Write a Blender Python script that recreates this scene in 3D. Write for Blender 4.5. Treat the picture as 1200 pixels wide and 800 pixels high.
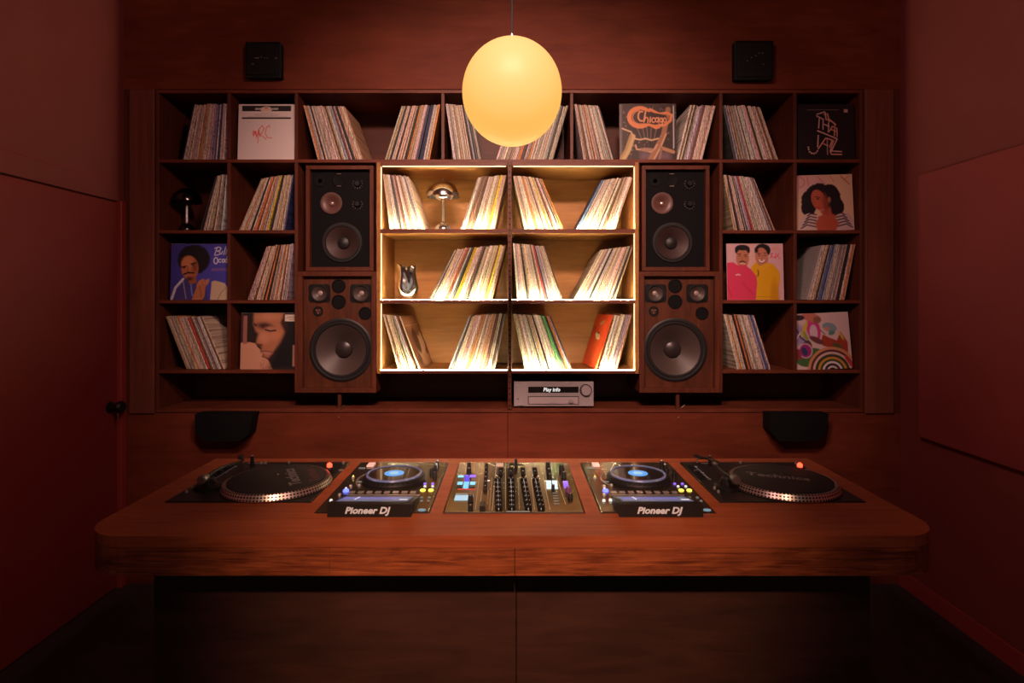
import bpy, bmesh, math, random
import numpy as np
from mathutils import Vector, Matrix
from mathutils.geometry import tessellate_polygon
R = random.Random(7)
PI = math.pi
for o in list(bpy.data.objects): bpy.data.objects.remove(o)
C = bpy.context.scene
COL = C.collection
# ---------------------------------------------------------------- camera, world, light, exposure
F = 683.0; CZ = 1.57; HY = 350.0; WY = 3.207; S = F / WY        # pixels of focal length, eye height, horizon row, wall distance
cam = bpy.data.cameras.new('camera'); cam.sensor_width = 36; cam.lens = 36 * F / 1200; cam.shift_y = -50 / 1200
cam.clip_start = .05; cam.clip_end = 50
co = bpy.data.objects.new('camera', cam); COL.objects.link(co); co.location = (0, 0, CZ); co.rotation_euler = (PI/2, 0, 0)
C.camera = co
w = bpy.data.worlds.new('world'); C.world = w; w.use_nodes = True
w.node_tree.nodes['Background'].inputs[0].default_value = (1, .45, .4, 1); w.node_tree.nodes['Background'].inputs[1].default_value = .002
C.view_settings.view_transform = 'Standard'; C.view_settings.look = 'None'; C.view_settings.exposure = 0.0; C.view_settings.gamma = 1.0
C.view_settings.use_curve_mapping = False

def spot(name, loc, target, power, color, size, blend=.9, rad=.12):
    l = bpy.data.lights.new(name, 'SPOT'); l.energy = power; l.color = color; l.spot_size = math.radians(size); l.spot_blend = blend
    l.shadow_soft_size = rad
    o = bpy.data.objects.new(name, l); COL.objects.link(o); o.location = loc
    o.rotation_euler = (Vector(target) - Vector(loc)).to_track_quat('-Z', 'Y').to_euler(); return o
LIGHTS = [
    spot('ceiling_spot_light', (-.26, .55, 3.3), (-.1, 3.2, 1.72), 235, (1, .60, .48), 72, 1.0),
    spot('ceiling_spot_light', (.26, .55, 3.3), (.1, 3.2, 1.72), 235, (1, .60, .48), 72, 1.0),
    spot('ceiling_spot_light', (0, -1.3, 3.3), (0, 1.6, .90), 700, (1, .50, .31), 28, 1.0, .08),
    spot('ceiling_spot_light', (1.1, -.3, 3.3), (-2.2, 1.9, 2.45), 150, (1, .46, .42), 75, 1.0),
    spot('ceiling_spot_light', (-1.1, -.3, 3.3), (2.2, 1.9, 2.35), 150, (1, .46, .42), 75, 1.0),
]
fl = bpy.data.lights.new('rear_fill_light', 'AREA'); fl.shape = 'RECTANGLE'; fl.size = 3.2; fl.size_y = 1.4; fl.energy = 4.5; fl.color = (1, .85, .82)  # unseen fill added behind the camera to lift the dark areas
fo = bpy.data.objects.new('rear_fill_light', fl); COL.objects.link(fo); fo.location = (0, -2.45, 2.0); fo.rotation_euler = (PI/2 , 0, 0)

# ---------------------------------------------------------------- helpers
def wx(px, y=WY): return (px - 600) * y / F
def wz(py, y=WY): return CZ - (py - HY) * y / F
DZ = .95                                                        # desk top height
def dp(px, py, z=0.0):                                          # pixel -> point z above the desk top
    d = F * (CZ - DZ - z) / (py - HY); return Vector(((px - 600) * d / F, d, DZ + z))

class MB:
    def __init__(s): s.bm = bmesh.new()
    def box(s, x0, x1, y0, y1, z0, z1, bev=0, M=None, seg=1):
        r = bmesh.ops.create_cube(s.bm, size=1)
        vs = r['verts']
        for v in vs:
            v.co = Vector((x0 + (v.co.x + .5) * (x1 - x0), y0 + (v.co.y + .5) * (y1 - y0), z0 + (v.co.z + .5) * (z1 - z0)))
        if bev:
            es = list({e for v in vs for e in v.link_edges})
            rr = bmesh.ops.bevel(s.bm, geom=es, offset=bev, segments=seg, profile=.5, affect='EDGES')
            vs = list({v for f in rr['faces'] for v in f.verts} | {v for v in vs if v.is_valid})
        if M is not None:
            for v in vs: v.co = M @ v.co
        return s
    def lathe(s, prof, n=32, M=None, cap0=True, cap1=True):       # prof: (r, z) around z
        rings = []
        for r, z in prof:
            ring = []
            for i in range(n):
                a = 2 * PI * i / n; p = Vector((r * math.cos(a), r * math.sin(a), z))
                ring.append(s.bm.verts.new(M @ p if M is not None else p))
            rings.append(ring)
        for a, b in zip(rings, rings[1:]):
            for i in range(n): s.bm.faces.new((a[i], a[(i+1) % n], b[(i+1) % n], b[i]))
        if cap0: s.bm.faces.new(rings[0][::-1])
        if cap1: s.bm.faces.new(rings[-1])
        return s
    def tube(s, pts, r, n=8):
        pts = [Vector(p) for p in pts]; rings = []
        rs = r if isinstance(r, (list, tuple)) else [r] * len(pts)
        for i, p in enumerate(pts):
            d = (pts[min(i+1, len(pts)-1)] - pts[max(i-1, 0)]).normalized()
            q = d.to_track_quat('Z', 'Y')
            rings.append([s.bm.verts.new(p + q @ Vector((rs[i] * math.cos(2*PI*k/n), rs[i] * math.sin(2*PI*k/n), 0))) for k in range(n)])
        for a, b in zip(rings, rings[1:]):
            for i in range(n): s.bm.faces.new((a[i], a[(i+1) % n], b[(i+1) % n], b[i]))
        s.bm.faces.new(rings[0][::-1]); s.bm.faces.new(rings[-1]); return s
    def slab(s, loops, z0, z1):                                   # polygon with holes, extruded
        polys = [[Vector((x, y, 0)) for x, y in l] for l in loops]
        flat = [p for l in polys for p in l]
        tris = tessellate_polygon(polys)
        T = [s.bm.verts.new((p.x, p.y, z1)) for p in flat]; B = [s.bm.verts.new((p.x, p.y, z0)) for p in flat]
        for t in tris:
            try: s.bm.faces.new([T[i] for i in t]); s.bm.faces.new([B[i] for i in reversed(t)])
            except ValueError: pass
        k = 0
        for l in polys:
            n = len(l)
            for i in range(n):
                j = (i + 1) % n; s.bm.faces.new((T[k+i], B[k+i], B[k+j], T[k+j]))
            k += n
        return s
    def _x(s, M):
        for v in s.bm.verts: v.co = M @ v.co
        return s
    def build(s, name, m, parent=None, smooth=False, loc=None):
        bmesh.ops.recalc_face_normals(s.bm, faces=s.bm.faces)
        me = bpy.data.meshes.new(name); s.bm.to_mesh(me); s.bm.free()
        if m: me.materials.append(m)
        o = bpy.data.objects.new(name, me); COL.objects.link(o)
        if parent is not None: o.parent = parent
        if loc is not None: o.location = loc
        if smooth:
            for p in me.polygons: p.use_smooth = True
            try: me.set_sharp_from_angle(angle=math.radians(35))
            except Exception: pass
        return o
def tag(o, label=None, cat=None, group=None, kind=None):
    if label: o['label'] = label
    if cat: o['category'] = cat
    if group: o['group'] = group
    if kind: o['kind'] = kind
    return o
def empty(name, loc=(0, 0, 0)):
    o = bpy.data.objects.new(name, None); COL.objects.link(o); o.location = loc; o.empty_display_size = .05; return o
def copy_tree(o, parent=None):
    c = o.copy(); COL.objects.link(c)
    if parent is not None: c.parent = parent
    for ch in list(o.children): copy_tree(ch, c)
    return c
def text(name, s, size, m, parent, loc, rot=(0, 0, 0), shear=0, offset=0, extrude=.0006, sx=1, al='CENTER', space=1):
    cu = bpy.data.curves.new(name, 'FONT'); cu.body = s; cu.size = size; cu.align_x = al; cu.align_y = 'CENTER'
    cu.shear = shear; cu.offset = offset; cu.extrude = extrude; cu.space_character = space; cu.resolution_u = 3
    t = bpy.data.objects.new(name, cu); COL.objects.link(t)
    bpy.context.view_layer.update()
    me = bpy.data.meshes.new_from_object(t.evaluated_get(bpy.context.evaluated_depsgraph_get()))
    bpy.data.objects.remove(t)
    me.materials.clear(); me.materials.append(m)
    o = bpy.data.objects.new(name, me); COL.objects.link(o); o.location = loc; o.rotation_euler = rot; o.scale = (sx, 1, 1)
    if parent is not None: o.parent = parent
    return o

# ---------------------------------------------------------------- materials
MATS = {}
def mat(name, col, rough=.5, metal=0, emit=None, es=1, coat=0, spec=.5):
    if name in MATS: return MATS[name]
    m = bpy.data.materials.new(name); m.use_nodes = True; b = m.node_tree.nodes['Principled BSDF']
    b.inputs['Base Color'].default_value = (*col, 1); b.inputs['Roughness'].default_value = rough; b.inputs['Metallic'].default_value = metal
    b.inputs['Coat Weight'].default_value = coat; b.inputs['Specular IOR Level'].default_value = spec
    if emit: b.inputs['Emission Color'].default_value = (*emit, 1); b.inputs['Emission Strength'].default_value = es
    MATS[name] = m; return m
def N(m, t, **kw):
    n = m.node_tree.nodes.new(t)
    for k, v in kw.items(): setattr(n, k, v)
    return n
def wood(name, c0, c1, c2, sc=(1.2, 22, 22), rough=.5, coat=0, bump=.15, blotch=1.0, spec=.35):
    m = mat(name, c1, rough, coat=coat, spec=spec); nt = m.node_tree; L = nt.links.new; b = nt.nodes['Principled BSDF']
    tc = N(m, 'ShaderNodeTexCoord'); mp = N(m, 'ShaderNodeMapping'); mp.inputs['Scale'].default_value = sc
    L(tc.outputs['Object'], mp.inputs['Vector'])
    n1 = N(m, 'ShaderNodeTexNoise'); n1.inputs['Scale'].default_value = 2.2; n1.inputs['Detail'].default_value = 8; n1.inputs['Roughness'].default_value = .65
    n1.inputs['Distortion'].default_value = .6
    L(mp.outputs[0], n1.inputs['Vector'])
    n2 = N(m, 'ShaderNodeTexNoise'); n2.inputs['Scale'].default_value = 2.6; n2.inputs['Detail'].default_value = 4
    mp2 = N(m, 'ShaderNodeMapping'); mp2.inputs['Scale'].default_value = tuple(1 + .12 * v if v > 5 else v for v in sc)
    L(tc.outputs['Object'], mp2.inputs['Vector']); L(mp2.outputs[0], n2.inputs['Vector'])
    mx = N(m, 'ShaderNodeMath', operation='MULTIPLY_ADD'); mx.inputs[1].default_value = .62; L(n1.outputs[0], mx.inputs[0])
    m3 = N(m, 'ShaderNodeMath', operation='MULTIPLY'); m3.inputs[1].default_value = .38 * blotch; L(n2.outputs[0], m3.inputs[0]); L(m3.outputs[0], mx.inputs[2])
    cr = N(m, 'ShaderNodeValToRGB'); e = cr.color_ramp.elements
    e[0].position = .36; e[0].color = (*c0, 1); e[1].position = .66; e[1].color = (*c2, 1); k = e.new(.5); k.color = (*c1, 1)
    L(mx.outputs[0], cr.inputs[0]); L(cr.outputs[0], b.inputs['Base Color'])
    bp = N(m, 'ShaderNodeBump'); bp.inputs['Strength'].default_value = bump; bp.inputs['Distance'].default_value = .002
    L(n1.outputs[0], bp.inputs['Height']); L(bp.outputs[0], b.inputs['Normal'])
    return m
def mottled(name, c0, c1, rough=.6, sc=3.0, bump=.1):
    m = mat(name, c0, rough); nt = m.node_tree; L = nt.links.new; b = nt.nodes['Principled BSDF']
    tc = N(m, 'ShaderNodeTexCoord'); n1 = N(m, 'ShaderNodeTexNoise'); n1.inputs['Scale'].default_value = sc; n1.inputs['Detail'].default_value = 6
    L(tc.outputs['Object'], n1.inputs['Vector'])
    cr = N(m, 'ShaderNodeValToRGB'); cr.color_ramp.elements[0].position = .35; cr.color_ramp.elements[1].position = .65
    cr.color_ramp.elements[0].color = (*c0, 1); cr.color_ramp.elements[1].color = (*c1, 1)
    L(n1.outputs[0], cr.inputs[0]); L(cr.outputs[0], b.inputs['Base Color'])
    n2 = N(m, 'ShaderNodeTexNoise'); n2.inputs['Scale'].default_value = sc * 60; L(tc.outputs['Object'], n2.inputs['Vector'])
    bp = N(m, 'ShaderNodeBump'); bp.inputs['Strength'].default_value = bump; bp.inputs['Distance'].default_value = .002
    L(n2.outputs[0], bp.inputs['Height']); L(bp.outputs[0], b.inputs['Normal']); return m
W_WALL = wood('mahogany wall veneer', (.125, .024, .010), (.165, .033, .0135), (.205, .044, .018), sc=(1.4, 9, 9), bump=.08, rough=.62, coat=0, spec=.25)
W_TOP = wood('mahogany desk veneer', (.20, .045, .016), (.29, .072, .024), (.38, .105, .036), rough=.52, coat=0)
W_FAS = wood('mahogany fascia veneer', (.10, .024, .01), (.25, .068, .024), (.42, .125, .042), sc=(3.2, 45, 60), rough=.42, bump=.35, blotch=.8)
W_STRIP = wood('mahogany side strip', (.12, .036, .022), (.17, .05, .03), (.22, .066, .038), sc=(16, 16, 1.3), rough=.55)
W_BACK = wood('shade-darkened niche veneer', (.07, .016, .008), (.09, .021, .010), (.12, .028, .013), sc=(1.4, 9, 9), coat=0)  # compartment shade put into the colour of the niche back
W_BASE = wood('shade-darkened base veneer', (.028, .011, .008), (.042, .016, .011), (.06, .022, .014), sc=(1.6, 12, 12), rough=.6, coat=0)  # shade under the desk overhang put into the colour, offsets the front spot
W_EDGE = wood('mahogany shelf edge', (.10, .024, .012), (.15, .036, .017), (.20, .05, .023), sc=(3, 20, 20))
W_VERT = wood('mahogany upright', (.07, .018, .010), (.11, .028, .014), (.15, .04, .019), sc=(20, 20, 1.4))
W_LIT = wood('oiled plywood', (.30, .125, .032), (.38, .17, .045), (.46, .22, .062), sc=(1.3, 13, 13), rough=.5, coat=0)
W_CAB = wood('walnut speaker cabinet', (.065, .017, .009), (.11, .029, .014), (.155, .042, .019), sc=(18, 18, 1.6), rough=.45)
W_BAF = wood('walnut speaker baffle', (.055, .015, .007), (.10, .028, .011), (.15, .043, .016), sc=(14, 14, 1.4), rough=.5)
M_RED = mottled('oxblood wall paint', (.185, .036, .030), (.21, .042, .035), .7, 1.6)
M_PANEL = mottled('oxblood fabric panel', (.24, .038, .037), (.265, .042, .041), .85, 2.5, .3)
M_FLOOR = mottled('dark carpet', (.035, .022, .02), (.05, .03, .027), .95, 6, .5)
M_CEIL = mottled('dark ceiling paint', (.05, .02, .018), (.06, .024, .02), .9, 2)
M_BLK = mat('matte black', (.007, .007, .008), .75, spec=.15)
M_BLK2 = mat('satin black plastic', (.010, .010, .011), .42, spec=.35)
M_GLOSS = mat('gloss black', (.01, .01, .011), .12, coat=.6)
M_MET = mat('brushed dark faceplate', (.32, .28, .20), .17, 1)
M_CDJP = mat('dark grey faceplate', (.20, .18, .14), .15, .9)
M_CHR = mat('chrome', (.85, .84, .82), .06, 1)
M_CHRS = mat('polished nickel', (.88, .86, .80), .16, 1)
M_SILB = mat('darkened steel', (.16, .12, .11), .5, .6)  # silver toned down to a darker steel for the post brackets
M_SIL = mat('silver plastic', (.55, .53, .52), .3, .7)
M_AMP = mottled('brushed silver fascia', (.40, .345, .37), (.44, .38, .40), .45, 20, .05)
M_WHT = mat('white lettering', (.62, .78, .95), .5)
M_CONE = mat('paper cone', (.075, .052, .047), .45)
M_CONE2 = mat('brown cone', (.05, .027, .024), .5)
M_RUB = mat('rubber surround', (.014, .013, .013), .5)
M_HORN = mat('horn brown', (.12, .055, .045), .42)
M_MATF = mat('slipmat felt', (.014, .013, .014), .8)
M_MTXT = mat('grey felt print', (.16, .15, .155), .8)
def em(name, c, s): return mat(name, (.02, .02, .02), .4, emit=c, es=s)
M_LED = em('warm LED strip', (1, .84, .53), 330); M_LED2 = em('side LED strip', (1, .78, .46), 2.0)
M_GLOBE = mat('opal glass lit from inside', (.12, .1, .08), .5, emit=(1, .50, .105), es=1.03, spec=.2)
M_YEL = em('yellow lit button', (1, .72, .08), 2.2); M_BLUE = em('blue lit button', (.12, .16, 1), 2.5); M_CYAN = em('cyan lit button', (.2, .7, 1), 1.0)
M_REDL = em('red lamp', (1, .05, .02), 5); M_WL = em('white lit mark', (1, .95, .9), .9); M_SCR = em('lcd screen', (.28, .30, .55), .35)
M_SCR2 = em('pale lcd screen', (.5, .8, 1), .75); M_VIO = em('violet lit button', (.35, .15, 1), 1.0); M_DIM = em('dim print', (.6, .55, .5), .25)
M_JOGD = em('jog centre display', (.12, .45, 1), .8)

def spine_mat(name, obj):
    m = mat(name, (.5, .5, .5), .55); nt = m.node_tree; L = nt.links.new; b = nt.nodes['Principled BSDF']
    if obj: src = N(m, 'ShaderNodeObjectInfo').outputs['Color']; rnd = None
    else: a = N(m, 'ShaderNodeVertexColor'); a.layer_name = 'Col'; src = a.outputs['Color']
    if obj:
        tcx = N(m, 'ShaderNodeTexCoord'); oi = N(m, 'ShaderNodeObjectInfo'); ad = N(m, 'ShaderNodeVectorMath', operation='ADD'); L(tcx.outputs['Object'], ad.inputs[0])
        rr = N(m, 'ShaderNodeVectorMath', operation='SCALE'); rr.inputs[0].default_value = (17, 31, 53); L(oi.outputs['Random'], rr.inputs['Scale']); L(rr.outputs[0], ad.inputs[1]); vec = ad.outputs[0]; k1, k2 = (3.2, 1, 95), (4.2, 0, 1.2)
    else: vec = N(m, 'ShaderNodeNewGeometry').outputs['Position']; k1, k2 = (330, 3, 85), (260, 0, 3)
    mp = N(m, 'ShaderNodeMapping'); mp.inputs['Scale'].default_value = k1
    L(vec, mp.inputs['Vector'])
    n = N(m, 'ShaderNodeTexNoise'); n.inputs['Scale'].default_value = 1; n.inputs['Detail'].default_value = 2; L(mp.outputs[0], n.inputs['Vector'])
    mq = N(m, 'ShaderNodeMapping'); mq.inputs['Scale'].default_value = k2; L(vec, mq.inputs['Vector'])
    nq = N(m, 'ShaderNodeTexNoise'); nq.inputs['Scale'].default_value = 1; nq.inputs['Detail'].default_value = 1; L(mq.outputs[0], nq.inputs['Vector'])
    cq = N(m, 'ShaderNodeValToRGB'); e = cq.color_ramp.elements; e[0].position = .36; e[0].color = (.30, .25, .22, 1); e[1].position = .5; e[1].color = (1, 1, 1, 1)
    L(nq.outputs[0], cq.inputs[0]); m0 = N(m, 'ShaderNodeMix', data_type='RGBA', blend_type='MULTIPLY'); m0.inputs['Factor'].default_value = 1 if obj else .6
    L(src, m0.inputs['A']); L(cq.outputs[0], m0.inputs['B']); src = m0.outputs['Result']
    cr = N(m, 'ShaderNodeValToRGB'); e = cr.color_ramp.elements; e[0].position = .38; e[0].color = (.52, .46, .45, 1); e[1].position = .47; e[1].color = (1, 1, 1, 1)
    k = e.new(.66); k.color = (1, 1, 1, 1); k = e.new(.74); k.color = (1.15, 1.15, 1.15, 1)
    L(n.outputs[0], cr.inputs[0])
    mx = N(m, 'ShaderNodeMix', data_type='RGBA', blend_type='MULTIPLY'); mx.inputs['Factor'].default_value = 1
    L(src, mx.inputs['A']); L(cr.outputs[0], mx.inputs['B']); L(mx.outputs['Result'], b.inputs['Base Color']); return m
M_SPO = spine_mat('record spine card', True); M_SPS = spine_mat('record spine card painted', False)
m = mat('printed card', (.5, .5, .5), .42); a = N(m, 'ShaderNodeVertexColor'); a.layer_name = 'Col'
m.node_tree.links.new(a.outputs['Color'], m.node_tree.nodes['Principled BSDF'].inputs['Base Color']); M_PRT = m
m = mat('stroboscope platter rim', (.6, .58, .55), .3, .9); nt = m.node_tree; L = nt.links.new
tc = N(m, 'ShaderNodeTexCoord'); sx = N(m, 'ShaderNodeSeparateXYZ'); L(tc.outputs['Object'], sx.inputs[0])
at = N(m, 'ShaderNodeMath', operation='ARCTAN2'); L(sx.outputs['Y'], at.inputs[0]); L(sx.outputs['X'], at.inputs[1])
cb = N(m, 'ShaderNodeCombineXYZ'); L(at.outputs[0], cb.inputs['X']); L(sx.outputs['Z'], cb.inputs['Y'])
mp = N(m, 'ShaderNodeMapping'); mp.inputs['Scale'].default_value = (16, 120, 1); L(cb.outputs[0], mp.inputs['Vector'])
bk = N(m, 'ShaderNodeTexBrick'); bk.offset = 0; bk.inputs['Scale'].default_value = 1; bk.inputs['Brick Width'].default_value = 1; bk.inputs['Row Height'].default_value = 1
bk.inputs['Mortar Size'].default_value = .22; bk.inputs['Color1'].default_value = (.05, .045, .04, 1); bk.inputs['Color2'].default_value = (.05, .045, .04, 1)
bk.inputs['Mortar'].default_value = (.85, .8, .75, 1); L(mp.outputs[0], bk.inputs['Vector']); L(bk.outputs['Color'], nt.nodes['Principled BSDF'].inputs['Base Color'])
M_STROBE = m

# ---------------------------------------------------------------- setting
RX = 2.137; ZC = 3.4; YB = -2.6
MB().box(-RX - .1, RX + .1, YB, WY + .5, -.1, 0).build('floor', M_FLOOR)['kind'] = 'structure'
MB().box(-RX - .1, RX + .1, YB, WY + .5, ZC, ZC + .1).build('ceiling', M_CEIL)['kind'] = 'structure'
MB().box(-RX - .1, RX + .1, YB - .1, YB, 0, ZC).build('wall_near', M_RED)['kind'] = 'structure'
# left wall with a flush door
DTOP = 2.10; DY0, DY1 = 2.0, 3.165
wl = MB(); wl.box(-RX - .1, -RX, YB, DY0, 0, ZC); wl.box(-RX - .1, -RX, DY0, WY + .5, DTOP, ZC); wl.box(-RX - .1, -RX, DY1, WY + .5, 0, DTOP)
wl = wl.build('wall_left', M_RED); wl['kind'] = 'structure'
MB().box(-RX - .02, -RX + .004, YB, WY - .03, DTOP + .095, DTOP + .101).build('wall_joint', M_PANEL, wl)
dr = MB().box(-RX - .08, -RX - .004, DY0 + .004, DY1 - .004, .01, DTOP - .008, .003).build('door_1', mottled('oxblood door paint', (.19, .02, .019), (.21, .024, .021), .6, 1.5)); dr['kind'] = 'structure'
kz = wz(477, 3.1)
hd = MB().lathe([(.03, 0), (.03, .008), (.012, .01), (.012, .035), (.03, .045), (.034, .06), (.028, .072), (.01, .076)], 20, Matrix.Translation((-RX - .004, 3.1, kz)) @ Matrix.Rotation(PI/2, 4, 'Y'))
hd = hd.build('door_handle', M_BLK2, dr, True)
MB().tube([(-RX + .05, 3.085, kz - .02), (-RX + .055, 3.083, kz - .06)], .004).build('key', M_CHR, dr, True)
t1 = MB().box(-RX - .02, -RX + .018, DY1 - .004, WY - .002, 0, DTOP + .0, .003).build('trim_1', mottled('oxblood door frame', (.27, .035, .028), (.30, .04, .03), .5, 2), None); t1['kind'] = 'structure'
wr = MB().box(RX, RX + .1, YB, WY + .5, 0, ZC).build('wall_right', M_RED); wr['kind'] = 'structure'
pr = MB().box(RX - .046, RX - .001, -.6, 3.0, .86, 2.205, .004).build('acoustic_panel', M_PANEL)
tag(pr, 'large dark red fabric acoustic panel mounted on the right wall', 'wall panel')
bb = MB().box(RX - .014, RX - .0005, YB, WY - .003, 0, .09, .003).build('baseboard_right', mottled('oxblood skirting', (.30, .04, .035), (.33, .045, .04), .45, 2)); bb['kind'] = 'structure'
# far wall with its opening
NX0, NX1, NZ0, NZ1 = wx(181), wx(1013), wz(484), wz(104.5)
wb = MB(); wb.box(-RX - .02, RX + .02, WY + .44, WY + .5, 0, ZC).build('wall_back', M_BLK)['kind'] = 'structure'
WBo = bpy.data.objects['wall_back']
def wpanel(x0, x1, z0, z1, m=W_WALL, y0=WY, y1=WY + .025, bev=.0015): return MB().box(x0, x1, y0, y1, z0, z1, bev).build('wood_panel', m, WBo)
wpanel(-RX, RX, NZ1, ZC)
wpanel(-RX, wx(595) - .001, 0, NZ0); wpanel(wx(595) + .001, RX, 0, NZ0)
wpanel(-RX, NX0, NZ0, NZ1, W_VERT); wpanel(NX1, RX, NZ0, NZ1, W_VERT)
wpanel(wx(153), wx(182), NZ0, NZ1 - .004, W_STRIP, WY - .014, WY - .0005, .003); wpanel(wx(1013), wx(1046), NZ0, NZ1 - .004, W_STRIP, WY - .014, WY - .0005, .003)

# ---------------------------------------------------------------- built-in record shelf
DEP = .38; T = .018
BY = [wz(107), wz(188.5), wz(271.5), wz(353.5), wz(435.5)]       # board centre heights
ZL = wz(481)                                                    # ledge
sh = tag(empty('record_shelf', (0, WY, ZL)), 'built-in dark mahogany shelving wall of open record compartments around the speakers', 'shelf')
def P(x0, x1, y0, y1, z0, z1, name, m, par, bev=.0015):
    L0 = par.location; return MB().box(x0 - L0.x, x1 - L0.x, y0 - L0.y, y1 - L0.y, z0 - L0.z, z1 - L0.z, bev).build(name, m, par)
def board(x0p, x1p, z, par=sh, m=W_EDGE, t=T, y0=WY + .001, name='shelf_board'): return P(wx(x0p), wx(x1p), y0, WY + DEP, z - t/2, z + t/2, name, m, par)
def upright(xp, z0, z1, par=sh, m=W_VERT, t=T, y0=WY + .001, name='divider'): return P(wx(xp) - t/2, wx(xp) + t/2, y0, WY + DEP, z0, z1, name, m, par)
h = T/2 + .0004; G = 2.05
board(182, 1012, BY[0]); board(182, 1012, ZL, t=.02)
upright(184, ZL + .0105, BY[0] - h, name='side_panel'); upright(1010, ZL + .0105, BY[0] - h, name='side_panel')
P(NX0, NX1, WY + DEP + .001, WY + DEP + .02, NZ0, NZ1, 'back_panel', W_BACK, sh)
board(184 + G, 1010 - G, BY[1])
for xp in (268, 347, 519, 670, 845, 932): upright(xp, BY[1] + h, BY[0] - h)
ZSP = wz(460)
for xp in (347, 845): upright(xp, ZSP, BY[1] - h)
for a, b in ((184, 347), (845, 1010)):
    for z in BY[2:]: board(a + G, b - G, z)
for xp in (268, 932):
    for k in (1, 2, 3): upright(xp, BY[k+1] + h, BY[k] - h)
# lit unit
lu = tag(empty('lit_shelf_unit', (0, WY, BY[4])), 'central plywood shelf unit of six bays lit by warm LED strips', 'shelf')
FY = WY - .012
zt = BY[1] - h; zb = BY[4] - .010
LT = .02
P(wx(442), wx(442) + LT, FY, WY + DEP, zb, zt, 'side_panel', W_LIT, lu); P(wx(748) - LT, wx(748), FY, WY + DEP, zb, zt, 'side_panel', W_LIT, lu)
for a in (wx(442) - .003, wx(748) - .001): P(a, a + .004, FY - .004, WY + DEP, zb, zt, 'edge_trim', W_VERT, lu)
x0, x1 = wx(442) + LT + .0005, wx(748) - LT - .0005
dx = wx(597.3)
# continuous boards are split by the middle upright
zs = [zt - .010, BY[2], BY[3], BY[4]]
LEDS = []
for k, z in enumerate(zs):
    for a, b in ((x0, dx - .0108), (dx + .0108, x1)):
        P(a, b, FY + .004, WY + DEP, z - .009, z + .009, 'shelf_board', W_LIT, lu)
        P(a, b, FY - .001, FY + .0035, z - .009, z + (.014 if k == 1 else .010), 'edge_trim', W_EDGE, lu)
        if k: P(a + .004, b - .004, FY + .0045, FY + .0105, z + .0092, z + .0116, 'led_strip', M_LED, lu, 0)
for xa in (x0 + .0004, x1 - .0044): P(xa, xa + .004, FY + .008, FY + .013, zb + .03, zt - .024, 'led_strip', M_LED2, lu, 0)
for a, b in ((x0, dx - .0108), (dx + .0108, x1)): P(a + .01, b - .01, FY + .006, FY + .011, zs[0] - .0135, zs[0] - .0094, 'led_strip', M_LED2, lu, 0)
dv = P(dx - .010, dx + .010, FY, WY + DEP, ZL + .011, zt, 'divider', W_VERT, lu)
hb = MB(); k = 0; z = ZL + .03
while z < zt - .02:
    hb.lathe([(.0045, 0), (.0045, .003)], 8, Matrix.Translation((dx, FY - .0005, z - BY[4])) @ Matrix.Rotation(PI/2, 4, 'X') @ Matrix.Translation((0, -0, 0))); z += .032
hb2 = hb.build('peg_hole', M_BLK, dv); hb2.parent = lu; hb2.location = (0, -WY, 0); hb2['kind'] = 'stuff'
P(x0, x1, WY + DEP - .012, WY + DEP - .0005, zb, zt, 'back_panel', W_LIT, lu)

# ---------------------------------------------------------------- records
me = bmesh.new(); prof = [(0, .0022), (.12, .0006), (.3, 0), (.7, 0), (.88, .0006), (1, .0022), (1, .313), (.78, .3142), (.6, .309), (.4, .309), (.22, .3142), (0, .313)]
for z in (0, .3135):
    pass
V0 = [me.verts.new((x, y, 0)) for x, y in prof]; V1 = [me.verts.new((x, y, .3135)) for x, y in prof]
me.faces.new(V0); me.faces.new(V1[::-1])
for i in range(len(prof)): me.faces.new((V0[i], V1[i], V1[(i+1) % 12], V0[(i+1) % 12]))
bmesh.ops.recalc_face_normals(me, faces=me.faces)
REC = bpy.data.meshes.new('record'); me.to_mesh(REC); me.free(); REC.materials.append(M_SPO)
COLS = {'cream': (.70, .58, .46), 'off-white': (.80, .74, .68), 'pale pink': (.70, .48, .42), 'tan': (.55, .38, .24), 'grey': (.36, .33, .33), 'black': (.02, .02, .024),
        'orange': (.72, .25, .06), 'brown': (.22, .10, .055), 'red': (.55, .06, .04), 'navy': (.04, .05, .16), 'blue': (.10, .17, .42), 'yellow': (.85, .60, .04),
        'green': (.10, .34, .10), 'lilac': (.42, .34, .46), 'charcoal': (.07, .065, .065), 'orange-red': (.80, .12, .03)}
POOL = ['cream'] * 10 + ['off-white'] * 9 + ['pale pink'] * 3 + ['tan'] * 7 + ['grey'] * 3 + ['black'] * 3 + ['orange'] + ['brown'] * 3 + ['lilac', 'charcoal', 'charcoal']
B1, B2, B3, B4 = (BY[i] + T/2 + .0004 for i in (1, 2, 3, 4))
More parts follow.
